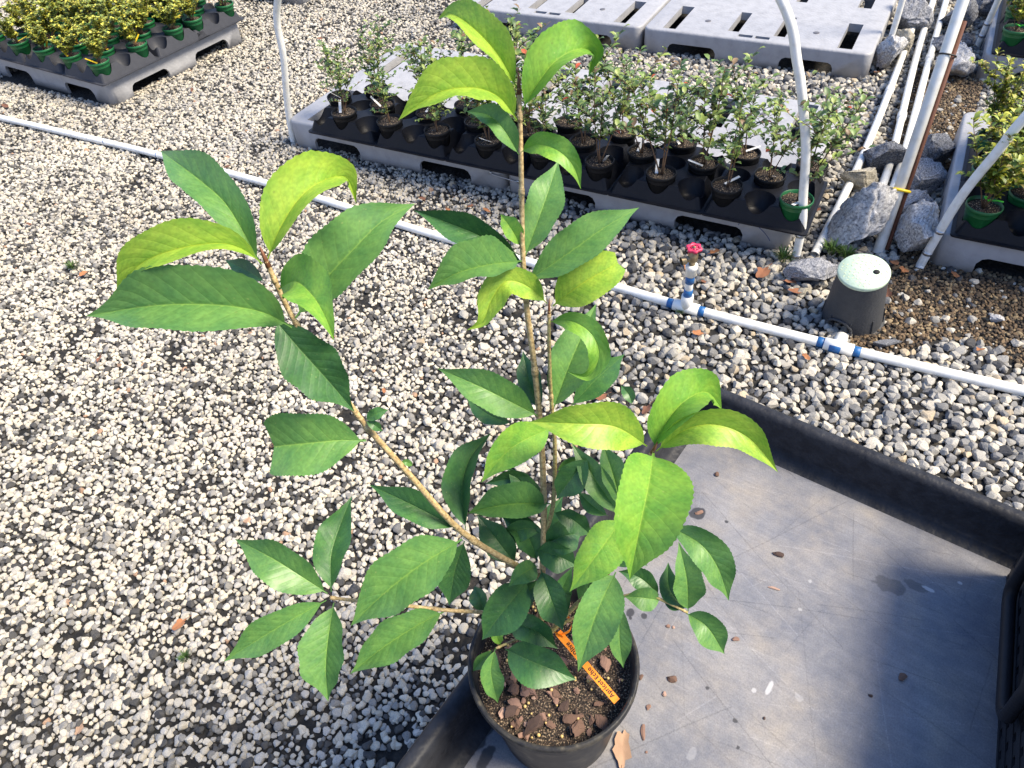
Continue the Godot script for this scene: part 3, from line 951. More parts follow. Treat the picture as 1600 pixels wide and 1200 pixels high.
func build_crate():
	var t = thing("plastic_crate", "black slotted plastic crate standing on the cart", "crate", Vector3(2.9588, 0.8745, 1.8169), 0.0076)
	var Lx = 0.34      # to the right
	var Lz = 0.44      # towards the viewer
	var H = 0.17
	var fl = 0.10      # flare
	var wall = func(a: Vector3, along: Vector3, out: Vector3, length, called):
		var st = begin(true)
		var n = int(length / 0.0235)
		var up = (Vector3.UP + out * fl).normalized()
		var xf = Transform3D(Basis(along, up, along.cross(up)), a)
		for k in n + 1:
			var x = length * k / n
			box(st, Vector3(maxf(x - 0.0075, 0.0), 0.0, -0.002), Vector3(minf(x + 0.0075, length), H, 0.002), xf)
		for j in 8:
			var y = H * j / 7.0
			box(st, Vector3(0.0, maxf(y - 0.0065, 0.0), -0.0027), Vector3(length, minf(y + 0.0065, H), 0.0027), xf)
		return put(called, done(st), M.crate, t)
	var x_ = Vector3(1, 0, 0)
	var z_ = Vector3(0, 0, 1)
	var side = wall.call(Vector3.ZERO, z_, -x_, Lz, "side_panel")
	wall.call(Vector3(Lx, 0, 0), z_, x_, Lz, "side_panel")
	wall.call(Vector3.ZERO, x_, -z_, Lx, "end_panel")
	wall.call(Vector3(0, 0, Lz), x_, z_, Lx, "end_panel")
	var st = begin(true)
	box(st, Vector3(0.003, 0.001, 0.003), Vector3(Lx - 0.003, 0.006, Lz - 0.003))
	put("base", done(st), M.crate, t)
	st = begin()
	var lr = []
	for e in [[0.006, 0.007], [-0.011, H - 0.010], [-0.008, H - 0.010], [0.009, 0.010]]:
		lr.append([round_rect(e[0], e[0], Lx - e[0], Lz - e[0], 0.012, 3), e[1]])
	loops(st, lr)
	put("added_light_block", done(st), M.crate, t)  # added inner shell that keeps sunlight from passing through the slots
	var f = H * fl
	st = begin()
	var rows = []
	for e in [[0.0, H - 0.012], [-0.010, H - 0.010], [-0.011, H + 0.004], [-0.004, H + 0.008], [0.006, H + 0.004], [0.006, H - 0.006]]:
		rows.append([round_rect(-f + e[0], -f + e[0], Lx + f - e[0], Lz + f - e[0], 0.02, 4), e[1]])
	loops(st, rows)
	put("rim", done(st), M.crate, t)
	st = begin()
	var pth = []
	for p in round_rect(0.06, 0.055, 0.22, 0.145, 0.018, 4):
		pth.append(Vector3(-0.012 - p.y * fl, p.y, p.x))
	pth.append(pth[0])
	tube(st, pth, 0.007, 0.007, 8, false)
	put("handle", done(st), M.crate, side)

# ---------------------------------------------------------------- the potted plant
func leaf_width(t, skew):
	var s = clampf((t - 0.045) / 0.955, 0, 1)
	var w = pow(sin(PI * pow(s, skew)), 1.02) * (1.0 - 0.42 * smoothstep(0.62, 1.0, s)) * 1.04
	return maxf(w, 0.035 if t < 0.06 else 0.0)

func leaf_mesh(rows, cut, seed_, skew):
	var r := RandomNumberGenerator.new()
	r.seed = seed_
	var n = rows.size()
	var NL = 58
	var NW = 5
	var flip = -1.0 if r.randf() < 0.5 else 1.0
	var ph = r.randf() * TAU
	var wav = r.randf_range(0.03, 0.11)
	var frq = r.randf_range(2.2, 3.6)
	# arc length so that the blade outline is even along the midrib
	var P = []
	var A = []
	var B = []
	var dist = [0.0]
	for i in n - 1:
		for k in 10:
			var f = k / 10.0
			var i0 = maxi(i - 1, 0)
			var i3 = mini(i + 2, n - 1)
			P.append(rows[i][0].cubic_interpolate(rows[i + 1][0], rows[i0][0], rows[i3][0], f))
			A.append(rows[i][1].lerp(rows[i + 1][1], f))
			B.append(rows[i][2].lerp(rows[i + 1][2], f))
	P.append(rows[n - 1][0])
	A.append(rows[n - 1][1])
	B.append(rows[n - 1][2])
	for i in range(1, P.size()):
		dist.append(dist[i - 1] + P[i].distance_to(P[i - 1]))
	var total = dist[-1]
	var st = begin()
	var grid = []
	var at = 0
	for j in NL + 1:
		var t = float(j) / NL * cut
		var s = t * total
		while at < P.size() - 2 and dist[at + 1] < s:
			at += 1
		var f = clampf((s - dist[at]) / maxf(dist[at + 1] - dist[at], 1e-6), 0, 1)
		var p: Vector3 = P[at].lerp(P[at + 1], f)
		var a: Vector3 = A[at].lerp(A[at + 1], f)
		var b: Vector3 = B[at].lerp(B[at + 1], f)
		var tan_: Vector3 = (P[at + 1] - P[at]).normalized()
		a -= tan_ * a.dot(tan_)
		b -= tan_ * b.dot(tan_)
		var w = leaf_width(t, skew)
		var nor = a.cross(tan_).normalized()
		var row = []
		for k in range(-NW, NW + 1):
			var q = absf(float(k) / NW)
			var v = a if k < 0 else b
			var wl = w
			if k == -NW or k == NW:
				wl *= 1.0 + (0.022 if j % 2 == 0 else -0.012)
			var lift = v.length() * w * (wav * q * q * sin(t * TAU * frq + ph + (1.3 if k < 0 else 0.0)) + 0.10 * (q - q * q))
			row.append([p + v * wl * q + nor * lift, Vector2(0.5 + flip * 0.5 * k / float(NW), t)])
		grid.append(row)
	for j in NL:
		for k in 2 * NW:
			st.set_smooth_group(0 if k < NW else 1)
			for e in [[0, 0], [1, 1], [0, 1], [0, 0], [1, 0], [1, 1]]:
				var g = grid[j + e[0]][k + e[1]]
				st.set_uv(g[1])
				st.add_vertex(g[0])
	st.generate_normals()
	st.generate_tangents()
	return st.commit()

func build_hero():
	var base = Vector3(2.5273, 0.8743, 2.2119)
	var t = thing("potted_plant", "tall sweet olive plant with broad glossy leaves in a black nursery pot on the cart", "potted plant", base)
	var H = 0.1508
	var st = begin()
	lathe(st, [Vector2(0.0, 0.0), Vector2(0.060, 0.0), Vector2(0.0635, 0.003), Vector2(0.0665, 0.03), Vector2(0.0765, H - 0.024), Vector2(0.0785, H - 0.022), Vector2(0.0795, H - 0.012)], 64)
	var pot = put("pot", done(st), M.hero_pot, t)
	st = begin()
	lathe(st, [Vector2(0.0785, H - 0.014), Vector2(0.0825, H - 0.013), Vector2(0.0842, H - 0.008), Vector2(0.0842, H - 0.003), Vector2(0.0832, H), Vector2(0.0805, H), Vector2(0.0790, H - 0.003), Vector2(0.0755, H - 0.04)], 64)
	put("rim", done(st), M.hero_pot, pot)
	# potting mix
	var n = fnl(401, 26.0, 4)
	st = begin()
	var sy = H - 0.026
	for i in 14:
		for k in 48:
			var p = []
			for e in [[i, k], [i, k + 1], [i + 1, k + 1], [i + 1, k]]:
				var rr = 0.0775 * e[0] / 14.0
				var a = TAU * e[1] / 48.0
				var q = Vector3(rr * cos(a), 0, -rr * sin(a))
				q.y = sy + 0.0055 * n.get_noise_2d(q.x, q.z)
				p.append(q)
			if i == 0:
				tri(st, p[0], p[3], p[2])
			else:
				quad(st, p[0], p[3], p[2], p[1])
	var soil = put("potting_mix", done(st), M.mix, t)
	var r := RandomNumberGenerator.new()
	r.seed = 91
	var chips = []
	for k in 5:
		chips.append(done(chipped(2, 500 + k, 16, 0.34, 0.3, true)))
	for k in 110:
		var rr = 0.071 * sqrt(r.randf())
		var a = r.randf() * TAU
		var o = put("bark_chip", chips[k % 5], M.bark[[0, 2, 1, 3, 0, 1][k % 6]], soil)
		var s = r.randf_range(0.006, 0.016) if k > 30 else r.randf_range(0.015, 0.030)
		o.transform = Transform3D(Basis.from_euler(Vector3(r.randf_range(-0.4, 0.4), r.randf() * TAU, r.randf_range(-0.4, 0.4))) * Basis.from_scale(Vector3(s, s * 0.30, s * 0.75)), Vector3(rr * cos(a), sy + s * 0.14 + 0.001, rr * sin(a)))
	st = begin()
	for k in 64:
		var rr = 0.074 * sqrt(r.randf())
		var a = r.randf() * TAU
		var s = r.randf_range(0.0010, 0.0021)
		lathe(st, [Vector2(0, -s), Vector2(s * 0.8, -s * 0.6), Vector2(s, 0), Vector2(s * 0.8, s * 0.6), Vector2(0, s)], 7, Transform3D(Basis(), Vector3(rr * cos(a), sy + 0.0035 + s * 0.5, rr * sin(a))))
	put("fertilizer_pellets", done(st), M.pellet, t).set_meta("kind", "stuff")
	# stems and leaves
	var k2 = 0
	for s in [[[Vector3(2.5120, 1.0335, 2.2055), Vector3(2.5060, 1.0645, 2.1920), Vector3(2.5004, 1.1237, 2.1711), Vector3(2.4950, 1.1794, 2.1527), Vector3(2.4870, 1.2541, 2.1349), Vector3(2.4770, 1.3200, 2.1204), Vector3(2.4671, 1.3735, 2.1091), Vector3(2.4615, 1.4122, 2.0995), Vector3(2.4545, 1.4534, 2.0827), Vector3(2.4476, 1.4915, 2.0662), Vector3(2.4428, 1.5137, 2.0559)], 0.00321, 0.00145, [0.5, 0.62, 0.8, 0.93]],
		[[Vector3(2.4974, 1.1514, 2.1599), Vector3(2.5031, 1.1912, 2.1504), Vector3(2.4999, 1.2535, 2.1361), Vector3(2.4925, 1.3015, 2.1248), Vector3(2.4867, 1.3449, 2.1131), Vector3(2.4835, 1.3717, 2.1046)], 0.00208, 0.00122, [0.6, 0.97]],
		[[Vector3(2.5012, 1.1075, 2.1768), Vector3(2.4835, 1.1343, 2.1889), Vector3(2.4483, 1.2019, 2.2131), Vector3(2.4156, 1.2739, 2.2219), Vector3(2.3857, 1.3342, 2.2265), Vector3(2.3669, 1.3856, 2.2265), Vector3(2.3570, 1.4235, 2.2288), Vector3(2.3466, 1.4606, 2.2242)], 0.00317, 0.00154, [0.28, 0.55, 0.85, 0.97]],
		[[Vector3(2.5138, 1.0374, 2.2030), Vector3(2.5318, 1.0742, 2.1813), Vector3(2.5604, 1.1334, 2.1597), Vector3(2.5665, 1.2042, 2.1463), Vector3(2.5742, 1.2551, 2.1391), Vector3(2.5825, 1.2946, 2.1369)], 0.00267, 0.00138, [0.5, 0.97]],
		[[Vector3(2.5054, 1.0395, 2.1972), Vector3(2.4823, 1.0642, 2.2069), Vector3(2.4634, 1.0881, 2.2233), Vector3(2.4363, 1.1108, 2.2461), Vector3(2.4003, 1.1313, 2.2687), Vector3(2.3746, 1.1497, 2.2874), Vector3(2.3612, 1.1617, 2.2980)], 0.00215, 0.00149, [0.55, 0.98]],
		[[Vector3(2.5188, 1.0483, 2.1953), Vector3(2.5530, 1.0802, 2.1695), Vector3(2.5883, 1.0987, 2.1475), Vector3(2.6085, 1.0896, 2.1411), Vector3(2.6321, 1.0754, 2.1353)], 0.00170, 0.00123, [0.6, 0.98]],
		[[Vector3(2.5066, 1.0443, 2.1991), Vector3(2.4913, 1.0490, 2.2197), Vector3(2.4800, 1.0543, 2.2370)], 0.00160, 0.00114, [0.97]]]:
		var q = []
		for p in s[0]:
			q.append(p - base)
		q = spline(q, 5)
		st = begin()
		tube(st, q, s[1], s[2], 10)
		var stem = put("stem", done(st), M.stem if k2 in [0, 2, 4] else M.young_stem, t)
		for e in s[3]:      # swollen nodes where leaves join
			var c = q[int(e * (q.size() - 1))]
			var d = (q[mini(int(e * (q.size() - 1)) + 1, q.size() - 1)] - q[maxi(int(e * (q.size() - 1)) - 1, 0)]).normalized()
			var rr = lerpf(s[1], s[2], e)
			var b = begin()
			tube(b, [c - d * rr * 2.2, c - d * rr, c, c + d * rr, c + d * rr * 2.0], rr * 1.02, rr * 1.02, 10)
			tube(b, [c - d * rr * 1.2, c - d * rr * 0.4, c + d * rr * 0.4, c + d * rr * 1.2], rr * 1.28, rr * 1.22, 10)
			put("node", done(b), M.stem, stem)
		if k2 in [0, 1, 2, 3]:
			var b = begin()
			var tip = q[-1]
			var d = (q[-1] - q[-3]).normalized()
			tube(b, [tip - d * 0.004, tip + d * 0.004, tip + d * 0.010], s[2] * 1.25, s[2] * 0.3, 8)
			put("bud", done(b), M.bud, stem)
		k2 += 1
	var i = 0
	for l in LEAVES:
		var rows = []
		for e in l[0]:
			rows.append([Vector3(e[0], e[1], e[2]) - base, Vector3(e[3], e[4], e[5]), Vector3(e[6], e[7], e[8])])
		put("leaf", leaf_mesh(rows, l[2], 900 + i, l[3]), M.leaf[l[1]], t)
		i += 1
	# orange name tag: strip lying on the mix, looped round the stem
	var a0 = Vector3(2.5968, 1.0111, 2.2170) - base
	var a1 = Vector3(2.5197, 1.0231, 2.1839) - base
	var along = (a1 - a0).normalized()
	var up = (Vector3(0.0000, 1.0000, 0.2500) - along * Vector3(0.0000, 1.0000, 0.2500).dot(along)).normalized()
	var xf = Transform3D(Basis(along, up.cross(along).cross(along) * 0.0 + up.cross(along).normalized() * -1.0, up), a0)
	var ll = a0.distance_to(a1)
	st = begin(true)
	box(st, Vector3(0, -0.0036, -0.0004), Vector3(ll, 0.0036, 0.0004), Transform3D(Basis(along, up.cross(along).normalized(), up), a0))
	var tg = put("name_tag", done(st), M.orange, t)
	st = begin()
	var loop_pts = [Vector3(2.5229, 1.0231, 2.1861), Vector3(2.5302, 1.0271, 2.1788), Vector3(2.5288, 1.0351, 2.1724), Vector3(2.5212, 1.0371, 2.1711), Vector3(2.5151, 1.0331, 2.1795), Vector3(2.5166, 1.0271, 2.1860), Vector3(2.5266, 1.0231, 2.1866)]
	var lp = []
	for p in loop_pts:
		lp.append(p - base)
	lp = spline(lp, 6)
	for k in lp.size() - 1:
		var o = Vector3(0, 0.003, 0)
		quad(st, lp[k] - o, lp[k + 1] - o, lp[k + 1] + o, lp[k] + o)
	put("tag_loop", done(st), M.orange, tg)
	var tm := TextMesh.new()
	var font := SystemFont.new()
	font.font_names = PackedStringArray(["Droid Sans"])
	font.font_weight = 700
	tm.font = font
	tm.text = "Apricot Echo    Tea Olive"
	tm.font_size = 32
	tm.pixel_size = 0.000180
	tm.depth = 0.0002
	tm.horizontal_alignment = HORIZONTAL_ALIGNMENT_LEFT
	tm.vertical_alignment = VERTICAL_ALIGNMENT_CENTER
	var o = put("lettering", tm, M.ink, tg)
	o.transform = Transform3D(Basis(along, up.cross(along).normalized(), up), a0 + along * 0.005 + up * 0.0006)

# ---------------------------------------------------------------- trays and small shrubs
const ORD := ["first", "second", "third", "fourth", "fifth", "sixth"]
const PX := 0.127
const PZ := 0.130

func tray_shape():
	var nx = 3
	var nz = 3
	var st = begin(true)
	var w = nx * PX
	var d = nz * PZ
	var rows = []
	var prof = [[0.0, 0.0], [0.0, 0.006], [0.012, 0.008], [0.036, 0.074], [0.039, 0.076]]
	for e in prof:
		rows.append([round_rect(e[0] - 0.006, e[0] - 0.006, w - e[0] + 0.006, d - e[0] + 0.006, 0.016, 3), e[1]])
	loops(st, rows, true, true)
	st.generate_normals()
	var root := CSGCombiner3D.new()
	add_child(root)
	var body := CSGMesh3D.new()
	body.mesh = st.commit()
	root.add_child(body)
	var cone = begin()
	lathe(cone, [Vector2(0.0, 0.0155), Vector2(0.044, 0.0155), Vector2(0.0595, 0.09), Vector2(0.0, 0.09)], 24)
	var cm = done(cone)
	for i in nx:
		for j in nz:
			var c := CSGMesh3D.new()
			c.mesh = cm
			c.operation = CSGShape3D.OPERATION_SUBTRACTION
			c.position = Vector3((i + 0.5) * PX, 0, (j + 0.5) * PZ)
			root.add_child(c)
	remove_child(root)
	return root

func small_leaf(st, p: Vector3, d: Vector3, nrm: Vector3, l, w, c: Color):
	var s = d.cross(nrm).normalized() * w * 0.5
	var up = s.cross(d).normalized()
	var a = p
	var m1 = p + d * l * 0.38 + up * l * 0.05
	var m2 = p + d * l * 0.72 + up * l * 0.03
	var tip = p + d * l - up * l * 0.10
	st.set_color(c)
	var e = up * w * 0.18
	for q in [[a, m1 + s + e, m1], [m1, m1 + s + e, m2 + s * 0.8 + e], [m1, m2 + s * 0.8 + e, m2], [m2, m2 + s * 0.8 + e, tip], [a, m1, m1 - s + e], [m1, m2 - s * 0.8 + e, m1 - s + e], [m1, m2, m2 - s * 0.8 + e], [m2, tip, m2 - s * 0.8 + e]]:
		for v in q:
			st.add_vertex(v)

# kind 0: leggy, dull green, upright; 1: low, yellow-green, tight; 2: bushy, yellow-green, broad leaves
func shrub(seed_, kind):
	var r := RandomNumberGenerator.new()
	r.seed = seed_
	var wood = begin()
	var st = begin()
	var pal = [
		[Color(0.115, 0.185, 0.042), Color(0.07, 0.125, 0.036), Color(0.21, 0.27, 0.06), Color(0.17, 0.11, 0.055)],
		[Color(0.24, 0.28, 0.05), Color(0.36, 0.37, 0.06), Color(0.15, 0.20, 0.04), Color(0.72, 0.62, 0.08)],
		[Color(0.22, 0.27, 0.035), Color(0.36, 0.37, 0.035), Color(0.13, 0.19, 0.03), Color(0.26, 0.22, 0.06)]][kind]
	var hgt = [r.randf_range(0.33, 0.44), r.randf_range(0.13, 0.17), r.randf_range(0.30, 0.38)][kind]
	var stems = [2 + r.randi() % 2, 7, 7][kind]
	var leafy = func(pts, len0, dens):
		var total = pts.size() - 1
		for i in range(1, pts.size()):
			var d = (pts[i] - pts[i - 1]).normalized()
			var n = dens + (1 if r.randf() < 0.5 else 0)
			for k in n:
				var a = r.randf() * TAU
				var out = (Vector3(cos(a), r.randf_range(-0.1, 0.55), sin(a)) + d * 0.45).normalized()
				var p = pts[i - 1].lerp(pts[i], r.randf())
				var c = pal[r.randi() % 3] if r.randf() < (0.94 if kind == 0 else 0.88) else pal[3]
				c = c * r.randf_range(0.75, 1.25)
				if kind == 0 and i > total - 1 and r.randf() < 0.02:
					c = Color(0.42, 0.08, 0.03)
				var l = len0 * r.randf_range(0.7, 1.25)
				small_leaf(st, p, out, Vector3(out.x * -0.4, 1, out.z * -0.4).normalized(), l, l * [0.55, 0.6, 0.48][kind], c)
	for s in stems:
		var a = r.randf() * TAU
		var lean = [r.randf_range(0.05, 0.45), r.randf_range(0.05, 0.85), r.randf_range(0.05, 0.6)][kind] * (0.25 if s == 0 else 1.0)
		var dir = Vector3(cos(a) * lean, 1, sin(a) * lean)
		var h = hgt * r.randf_range(0.72, 1.0)
		var pts = []
		var nseg = 9
		for k in nseg + 1:
			var f = float(k) / nseg
			pts.append(dir * h * f + Vector3(cos(a) * 0.004, 0, sin(a) * 0.004) + Vector3(sin(f * 5 + s), 0, cos(f * 4 + s)) * 0.010 * f)
		tube(wood, pts, [0.0030, 0.0020, 0.0024][kind], 0.0009, 5)
		leafy.call(pts.slice([3, 2, 2][kind]), [0.030, 0.016, 0.027][kind], [3, 10, 7][kind])
		for b in [6, 5, 4][kind]:
			var i = 2 + r.randi() % 6
			var ba = r.randf() * TAU
			var bd = Vector3(cos(ba), r.randf_range(0.45, 1.1), sin(ba)).normalized()
			var bl = h * (r.randf_range(0.30, 0.55) if kind == 0 else r.randf_range(0.22, 0.42))
			var bp = []
			for k in 5:
				bp.append(pts[i] + bd * bl * k / 4.0 + Vector3(0, -0.10 * bl * pow(k / 4.0, 2), 0))
			tube(wood, bp, 0.0014, 0.0006, 4)
			leafy.call(bp, [0.029, 0.015, 0.026][kind], [3, 7, 6][kind])
	st.generate_normals()
	return [done(wood), st.commit()]

func build_trays_and_shrubs():
	var tm = tray_shape()
	# pot: open lathe with thick rim
	var st = begin()
	lathe(st, [Vector2(0.0, 0.0), Vector2(0.040, 0.0), Vector2(0.0425, 0.003), Vector2(0.0545, 0.076), Vector2(0.0585, 0.078), Vector2(0.0592, 0.083), Vector2(0.0592, 0.089), Vector2(0.0575, 0.091), Vector2(0.0555, 0.090), Vector2(0.0530, 0.060)], 28)
	var pot_mesh = done(st)
	var n = fnl(601, 30.0, 3)
	st = begin()
	for i in 6:
		for k in 20:
			var p = []
			for e in [[i, k], [i, k + 1], [i + 1, k + 1], [i + 1, k]]:
				var rr = 0.0545 * e[0] / 6.0
				var a = TAU * e[1] / 20.0
				var q = Vector3(rr * cos(a), 0, -rr * sin(a))
				q.y = 0.078 + 0.005 * n.get_noise_2d(q.x, q.z)
				p.append(q)
			if i == 0:
				tri(st, p[0], p[3], p[2])
			else:
				quad(st, p[0], p[3], p[2], p[1])
	var mix_mesh = done(st)
	st = begin(true)
	box(st, Vector3(-0.006, 0, -0.0004), Vector3(0.006, 0.062, 0.0004))
	var label_mesh = done(st)
	st = begin()
	var lp = []
	for k in 15:
		lp.append(Vector3(cos(TAU * k / 14) * 0.012, sin(TAU * k / 14) * 0.006, sin(TAU * k / 14) * 0.010))
	lp.append(Vector3(0.03, 0.012, -0.02))
	lp.append(Vector3(0.05, 0.02, -0.03))
	tube(st, lp, 0.0028, 0.0024, 5)
	var tie_mesh = done(st)
	# prototypes
	var proto = {}
	for kind in 3:
		proto[kind] = []
		for v in [7, 5, 5][kind]:
			proto[kind].append(shrub(700 + kind * 40 + v, kind))
	var r := RandomNumberGenerator.new()
	r.seed = 12
	var ts = 0.003
	var make_pot = func(at, kind, pot_material, label, category, group, tag_material, tall):
		var t = thing("potted_shrub", label, category, at, r.randf() * TAU, group)
		put("pot", pot_mesh, pot_material, t)
		put("potting_mix", mix_mesh, M.coarse_mix, t)
		var pr = proto[kind][r.randi() % proto[kind].size()]
		var s = r.randf_range(0.78, 1.15) * tall
		for k in 2:
			var o = put(["stem", "foliage"][k], pr[k], [M.twig, M.foliage][k], t)
			o.position = Vector3(0, 0.076, 0)
			o.scale = Vector3(1, 1, 1) * s
			if k == 1:
				o.set_meta("kind", "stuff")
		if tag_material and r.randf() < 0.82:
			var o = put("plant_label", label_mesh, tag_material, t)
			var a = r.randf() * TAU
			o.transform = Transform3D(Basis(Vector3.UP, a) * Basis(Vector3.RIGHT, r.randf_range(0.75, 1.35)), Vector3(cos(a) * 0.018, 0.083, -sin(a) * 0.018))
		if kind == 2:
			var o = put("twist_tie", tie_mesh, M.lime, t)
			o.position = Vector3(0, 0.092 + r.randf() * 0.02, 0)
		return t
	# middle pallets: six trays in a row along the front edge
	for i in 6:
		var x0 = 0.198 + i * (3 * PX + ts)
		var z0 = 0.066 - 3 * PZ
		var tr = thing("plug_tray", "black nine-cell tray of leggy shrubs, %s tray counted from the green pot" % ORD[5 - i], "tray", Vector3(x0, 0.1402, z0), 0.0, "black trays on the middle pallets")
		put_shape("tray_body", tm, M.tray, tr)
		for a in 3:
			for b in 3:
				if (i * 3 + a + b) % 2 == 0:
					continue
				var p = Vector3(x0 + (a + 0.5) * PX, 0.1402 + 0.0165, z0 + (b + 0.5) * PZ)
				if i == 5 and a == 2 and b == 2:
					make_pot.call(p, 0, M.green_pot, "leggy green shrub in the only green pot of the middle trays", "potted shrub", "leggy shrubs in the middle trays", M.white, 1.0)
				else:
					make_pot.call(p, 0, M.black_pot, "leggy shrub in black pot, %s row, %s tray from the green pot" % [["bare deck side", "middle", "pallet edge"][b], ORD[5 - i]], "potted shrub", "leggy shrubs in the middle trays", M.white, 0.72 if i < 2 and b == 2 else 1.0)
	# left pallet: trays all over
	var lt = Transform3D(Basis(Vector3.UP, -0.0646), Vector3(-2.5247, 0.0000, -0.0745))
	for i in 3:
		for j in 3:
			var o = Vector3(1.218 + 0.035 - (i + 1) * (3 * PX + ts), 0.1402, 0.035 - (j + 1) * (3 * PZ + ts))
			if j == 2:
				o.z += 0.11
				if i == 2:
					continue
			var tr = thing("plug_tray", "weathered grey-black tray of yellow-green shrubs, %s along and %s deep from the pallet's open corner" % [ORD[i], ORD[j]], "tray", lt * o, -0.0646, "weathered trays on the light grey pallet")
			put_shape("tray_body", tm, M.old_tray, tr)
			for a in 3:
				for b in 3:
					if (i * 3 - a + j * 3 - b) % 2 != 0:
						continue
					var p = lt * (o + Vector3((a + 0.5) * PX, 0.0165, (b + 0.5) * PZ))
					make_pot.call(p, 1, M.green_pot, "low yellow-green shrub in green pot, weathered tray %s along and %s deep" % [ORD[i], ORD[j]], "potted shrub", "yellow-green shrubs on the light grey pallet", M.yellow, 1.22)
	# right pallets
	for q in 2:
		for i in 2:
			for j in 3:
				var o = Vector3(2.925 + 0.04 + i * (3 * PX + ts), 0.1402, -0.13 + 0.012 - (j + 1) * (3 * PZ + ts)) if q == 0 else Vector3(2.965 + 0.03 + i * (3 * PX + ts), 0.1402, -1.80 - (j + 1) * (3 * PZ + ts))
				if j == 2:
					o.z += 0.14
					continue
				if q == 1 and i == 1:
					continue
				var tr = thing("plug_tray", ("black tray of bushy shrubs, %s along and %s deep beside the leaning pole" % [ORD[i], ORD[j]]) if q == 0 else ("black tray on the far bushy pallet, %s deep" % ORD[j]), "tray", o, 0.0, "trays of bushy shrubs")
				put_shape("tray_body", tm, M.tray, tr)
				for a in 3:
					for b in 3:
						if (i * 3 + a + j * 3 - b) % 2 != 0:
							continue
						var p = o + Vector3((a + 0.5) * PX, 0.0165, (b + 0.5) * PZ)
						if q == 0:
							make_pot.call(p, 2, M.green_pot, "bushy yellow-green shrub with lime tie, tray %s along, %s deep beside the leaning pole" % [ORD[i], ORD[j]], "potted shrub", "bushy shrubs beside the leaning pole", null, 1.0)
						else:
							make_pot.call(p, 2, M.green_pot, "bushy shrub with a lime tie, in the %s tray deep on the far bushy pallet" % ORD[j], "potted shrub", "bushy shrubs on the far pallet", null, 0.8)

# ---------------------------------------------------------------- small loose things
func dry_leaf_mesh(seed_, lobed):
	var r := RandomNumberGenerator.new()
	r.seed = seed_
	var st = begin()
	var n = 22
	var rim = []
	var curl = r.randf_range(0.1, 0.35)
	for k in n:
		var a = TAU * k / n
		var rad = 0.5 * (0.72 + 0.28 * absf(cos(a * (2.5 if lobed else 1.0)))) * r.randf_range(0.85, 1.1)
		var p = Vector3(cos(a) * rad, 0, sin(a) * rad * 0.62)
		p.y = curl * p.z * p.z * 4.0 * 0.6 + 0.25 * curl * sin(a * 3.0) * rad
		rim.append(p)
	for k in n:
		var a = rim[k]
		var b = rim[(k + 1) % n]
		var am = a * 0.5 + Vector3(0, -0.02, 0)
		var bm = b * 0.5 + Vector3(0, -0.02, 0)
		tri(st, Vector3.ZERO, bm, am)
		quad(st, am, bm, b, a)
	tube(st, [Vector3(0.4, 0.0, 0), Vector3(0.62, 0.03, 0.04), Vector3(0.8, 0.02, 0.1)], 0.016, 0.01, 5)
	return done(st)

